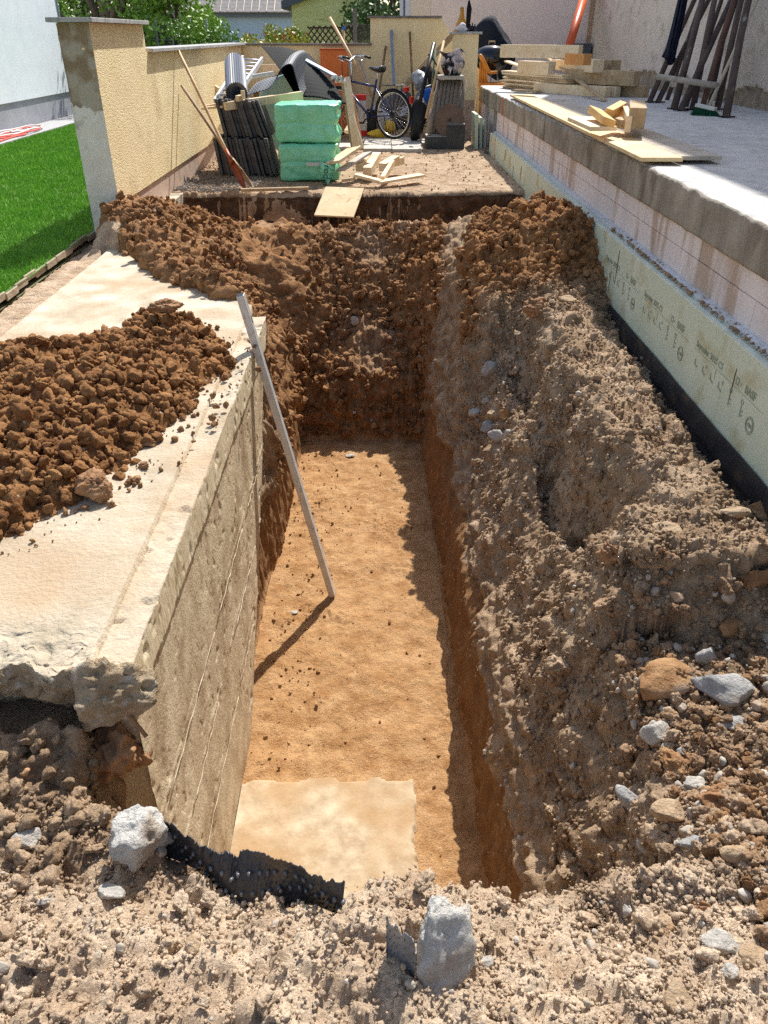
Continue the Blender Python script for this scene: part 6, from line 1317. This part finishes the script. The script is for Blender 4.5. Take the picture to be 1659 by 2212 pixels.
stone(1520, 1955, 100, 'flat brown grey slab of soil at the lower right', SBROWN, 530, (1, .7, .3), -.3, 0, .2, nm='clay_lump', cat='clay lump')
stone(1355, 1965, 34, 'tiny white stone right of the near trench corner', SWHITE, 531, (.8, 1, .7), .2)
stone(1270, 2035, 24, 'small upright white stone near the bottom centre right', SWHITE, 532, (.7, .7, 1), .2)
stone(1045, 2085, 44, 'small pale stone right of the big white concrete chunk', SWHITE, 533, (1, .7, .8), .5)
stone(62, 1822, 70, 'pinkish pale concrete piece on the left foreground soil', SWHITE, 534, (1, .9, .7), .2, .2)
stone(100, 1950, 0.1 + 40, 'small white chalky lump below the pinkish piece on the left', SWHITE, 535, (1, .5, .5), .3)
stone(235, 1930, 78, 'whitish chalky lump left of the black membrane', SWHITE, 536, (1, .5, .5), -.4)
stone(420, 2045, 50, 'yellowish stone half buried in the left foreground soil', STAN, 537, (.8, 1, .8), .4)
stone(300, 1740, 0.1 + 80, 'dark reddish clod under the left concrete chunk', SBROWN, 538, (1, .8, .8), .3, nm='clay_lump', cat='clay lump')
stone(1325, 1200, 70, 'brown clod perched in the middle of the earth bank', SBROWN, 539, (1, .9, .8), .4, nm='clay_lump', cat='clay lump')
stone(1560, 945, 110, 'large dark clod leaning on the insulation boards', SBROWN, 540, (1, .8, .8), .4, nm='clay_lump', cat='clay lump', lift=.2)
stone(1590, 1012, 38, 'light brown lump standing against the membrane', STAN, 541, (.8, .6, 1), .2, nm='clay_lump', cat='clay lump', lift=.5)
stone(1640, 1115, 100, 'orange tan block at the right border above the rubble', SRUST, 542, (1, .7, .6), .1, .2)
stone(1585, 1110, 74, 'flat tan stone beside the orange block', STAN, 543, (1, .5, .35), .1, .1)
stone(1440, 1150, 90, 'flat beige flake on the slope above the rubble', STAN, 544, (1, .6, .3), .2, .2)
stone(1630, 1265, 96, 'brown plate of dry clay on the right border', SBROWN, 545, (1, .3, .8), .1, 0, nm='clay_lump', cat='clay lump')
stone(1225, 650, 42, 'pale rim stone near the right soil mound', STAN, 546, (1, .7, .4), .2)
stone(1155, 668, 60, 'round grey clod above the dark earth face', SBROWN, 547, (1, .9, .8), .3, nm='clay_lump', cat='clay lump')
stone(768, 698, 26, 'little white stone in the brown slope', SWHITE, 548, (.8, .7, 1), .2)
stone(755, 986, 22, 'small white shard on the far trench floor', SWHITE, 549, (1, .6, .3), .2, lift=.5)
stone(635, 1325, 18, 'tiny white flake near the foot of the bar', SWHITE, 550, (1, .8, .4), .2, lift=.5)
stone(1210, 1440, 70, 'tan clod left of the rusty boulder', STAN, 551, (1, .8, .7), .3, nm='clay_lump', cat='clay lump')
stone(1580, 1360, 80, 'wedge shaped orange brown stone above the boulders', SRUST, 552, (1, .5, .5), .7, .3)
# big chunks
def chunk(name, lbl, base_px, wpx, hfac, seed, m, yaw=0, tilt=0, asp=(1, .7, 1.2), lift=.7, ang=9):
    o = stone(base_px[0], base_px[1], wpx, lbl, m, seed, asp, yaw, tilt, lift, ang, .16, name, 'concrete chunk', 5); return o
CH1 = mat('chunk_concrete', (186, 182, 175), (220, 216, 208), sc=9, bump=.02, bsc=80, bdet=9, c3_=(160, 130, 98), sc3=7, t3=.58)
chunk('concrete_chunk', 'big broken concrete chunk standing at the left end of the black membrane', (305, 1830), 150, 1, 608, CH1, 1.2, -.55, (.85, .75, 1.2), .35, 16)
ck_ = chunk('concrete_chunk', 'tall white concrete chunk standing upright in the middle foreground', (950, 2085), 190, 1, 607, CH1, .30, -.85, (.75, .55, 1.75), .30, 14); ck_.rotation_euler = (-.62, .30, .25)
lump('clay_lump', 'earth clump packed under the broken foundation corner', 'clay lump', (-.80, 1.60, -.36), (.13, .10, .12), SBROWN, 614, 9, .16)
lump('clay_lump', 'big lump of brown clay at the near end of the heap on the slab', 'clay lump', onz(210, 1620 * .0 + 1075, -.03) + Vector((0, .0, .055)), (.085, .07, .07), SBROWN, 610, 8, .16)
lump('clay_lump', 'brown clay lump standing on the crest of the heap', 'clay lump', onz(352, 655, .24) + Vector((0, .02, -.02)), (.09, .05, .045), SBROWN, 611, 7, .16, .5)
lump('clay_lump', 'small clod alone on the slab at the far left of the heap', 'clay lump', onz(20, 775, -.03) + Vector((0, .01, .02)), (.04, .04, .03), SBROWN, 612, 7, .16)
lump('clay_lump', 'clod lying on the slab below the heap', 'clay lump', onz(327, 878 * .0 + 960, -.03) + Vector((0, 0, .012)), (.035, .03, .018), SBROWN, 613, 7, .16)
# black dimpled membrane in front of the trench
def vn_(t): return float(vnoise(np.array([t]), np.array([0.]), np.array([0.]), 7)[0])
def strip(path, wdt, lbl, name='membrane_strip', nu=150, nv=30, dim=.011, m=None, per=3, studs=False):
    P0 = [Vector(p) for p in path]; P = np.zeros((nv, nu, 3))
    for i in range(nu):
        t = i / (nu - 1) * (len(P0) - 1); k = min(int(t), len(P0) - 2); f = t - k; f = f * f * (3 - 2 * f) * .5 + f * .5
        c = P0[k].lerp(P0[k + 1], f); 
        for j in range(nv):
            v = j / (nv - 1); edge = (.012 * vn_(i * .21) + .006 * vn_(i * .9 + 5)) * v
            bump_ = dim * (.6 + .4 * vn_(i * .5)) if (i % (per * 2) == (0 if (j // per) % 2 else per) and j % per == 1) else 0
            P[j, i] = (c.x + wdt[0] * v, c.y + wdt[1] * v - bump_ * .7 + .02 * math.sin(v * 3 + i * .05), c.z + wdt[2] * v + edge + bump_ * .5)
    ii = (np.arange(nv - 1)[:, None] * nu + np.arange(nu - 1)[None]).ravel(); F = np.stack([ii, ii + 1, ii + nu + 1, ii + nu], 1)
    b = MB(); st = MB()
    for i in range(4, nu, per * 3):
        for q_, j in enumerate(range(nv // 3, nv - 2, per * 3)):
            c = Vector(P[j, min(i + (q_ % 2) * 4, nu - 1)]); st.tube([c, c + Vector((0, -.006, .002)), c + Vector((0, -.010, .003))], [.0065, .005, .003], 7)
    o = npmesh(name, P.reshape(-1, 3), F, m or MEMBR, smooth=True)
    if studs: sd = st.build('dimples', mat('dimple_tip', (96, 96, 98), rough=.35, spec=.6), o); sd['kind'] = 'stuff'
    o.modifiers.new('thickness', 'SOLIDIFY').thickness = .002; return tag(o, lbl, 'membrane')
strip([(x_, y_, gz(x_, y_ - .03) - .05 + dz) for x_, y_, dz in ((-.56, 1.20, .0), (-.46, 1.15, .0), (-.36, 1.09, 0), (-.27, 1.055, 0), (-.18, 1.02, 0), (-.09, .99, -.02))], (.015, .035, .115), 'torn black dimpled membrane standing at the near rim of the trench', nu=180, nv=30, studs=True)
strip([hit(835, 2100)[0] - Vector((0, 0, .03)), hit(860, 2110)[0] - Vector((0, 0, .03)), hit(895, 2130)[0] - Vector((0, 0, .03))], (.0, .05, .13), 'crumpled grey black membrane scrap beside the white concrete chunk', nu=40, nv=30, m=mat('grey_membrane', (92, 94, 98), (120, 122, 124), sc=9, rough=.35, spec=.6), dim=.008)
strip([hit(170, 1590)[0], hit(215, 1600)[0]], (.0, .05, .08), 'black membrane remnant under the broken slab edge', nu=24, nv=20)
# ------------------------------------------------------------------ light
w = bpy.data.worlds.new('World'); scn.world = w; w.use_nodes = True; nt = w.node_tree
bg = nt.nodes['Background']; sky = nt.nodes.new('ShaderNodeTexSky'); sky.sky_type = 'NISHITA'; sky.sun_disc = False
SX, SY = .27, .82
el = math.atan2(1, math.hypot(SX, SY)); az = math.atan2(SX, SY)
sky.sun_elevation = el; sky.sun_rotation = az; sky.air_density = 1.0; sky.dust_density = 1.5
nt.links.new(sky.outputs[0], bg.inputs[0]); bg.inputs[1].default_value = .14
sl = bpy.data.lights.new('sun', 'SUN'); sun = bpy.data.objects.new('sun', sl); COL.objects.link(sun)
sl.energy = 4.6; sl.angle = R(.55); sl.color = (1, .965, .905)
sun.rotation_euler = Vector((SX, SY, 1)).to_track_quat('Z', 'Y').to_euler()
vs = scn.view_settings; vs.view_transform = 'Standard'; vs.look = 'None'; vs.exposure = .62; vs.gamma = 1
scn.render.engine = 'CYCLES'; scn.cycles.use_denoising = False; scn.cycles.max_bounces = 6; scn.cycles.diffuse_bounces = 4
for o in bpy.data.objects:
    if '_b' in o: del o['_b']
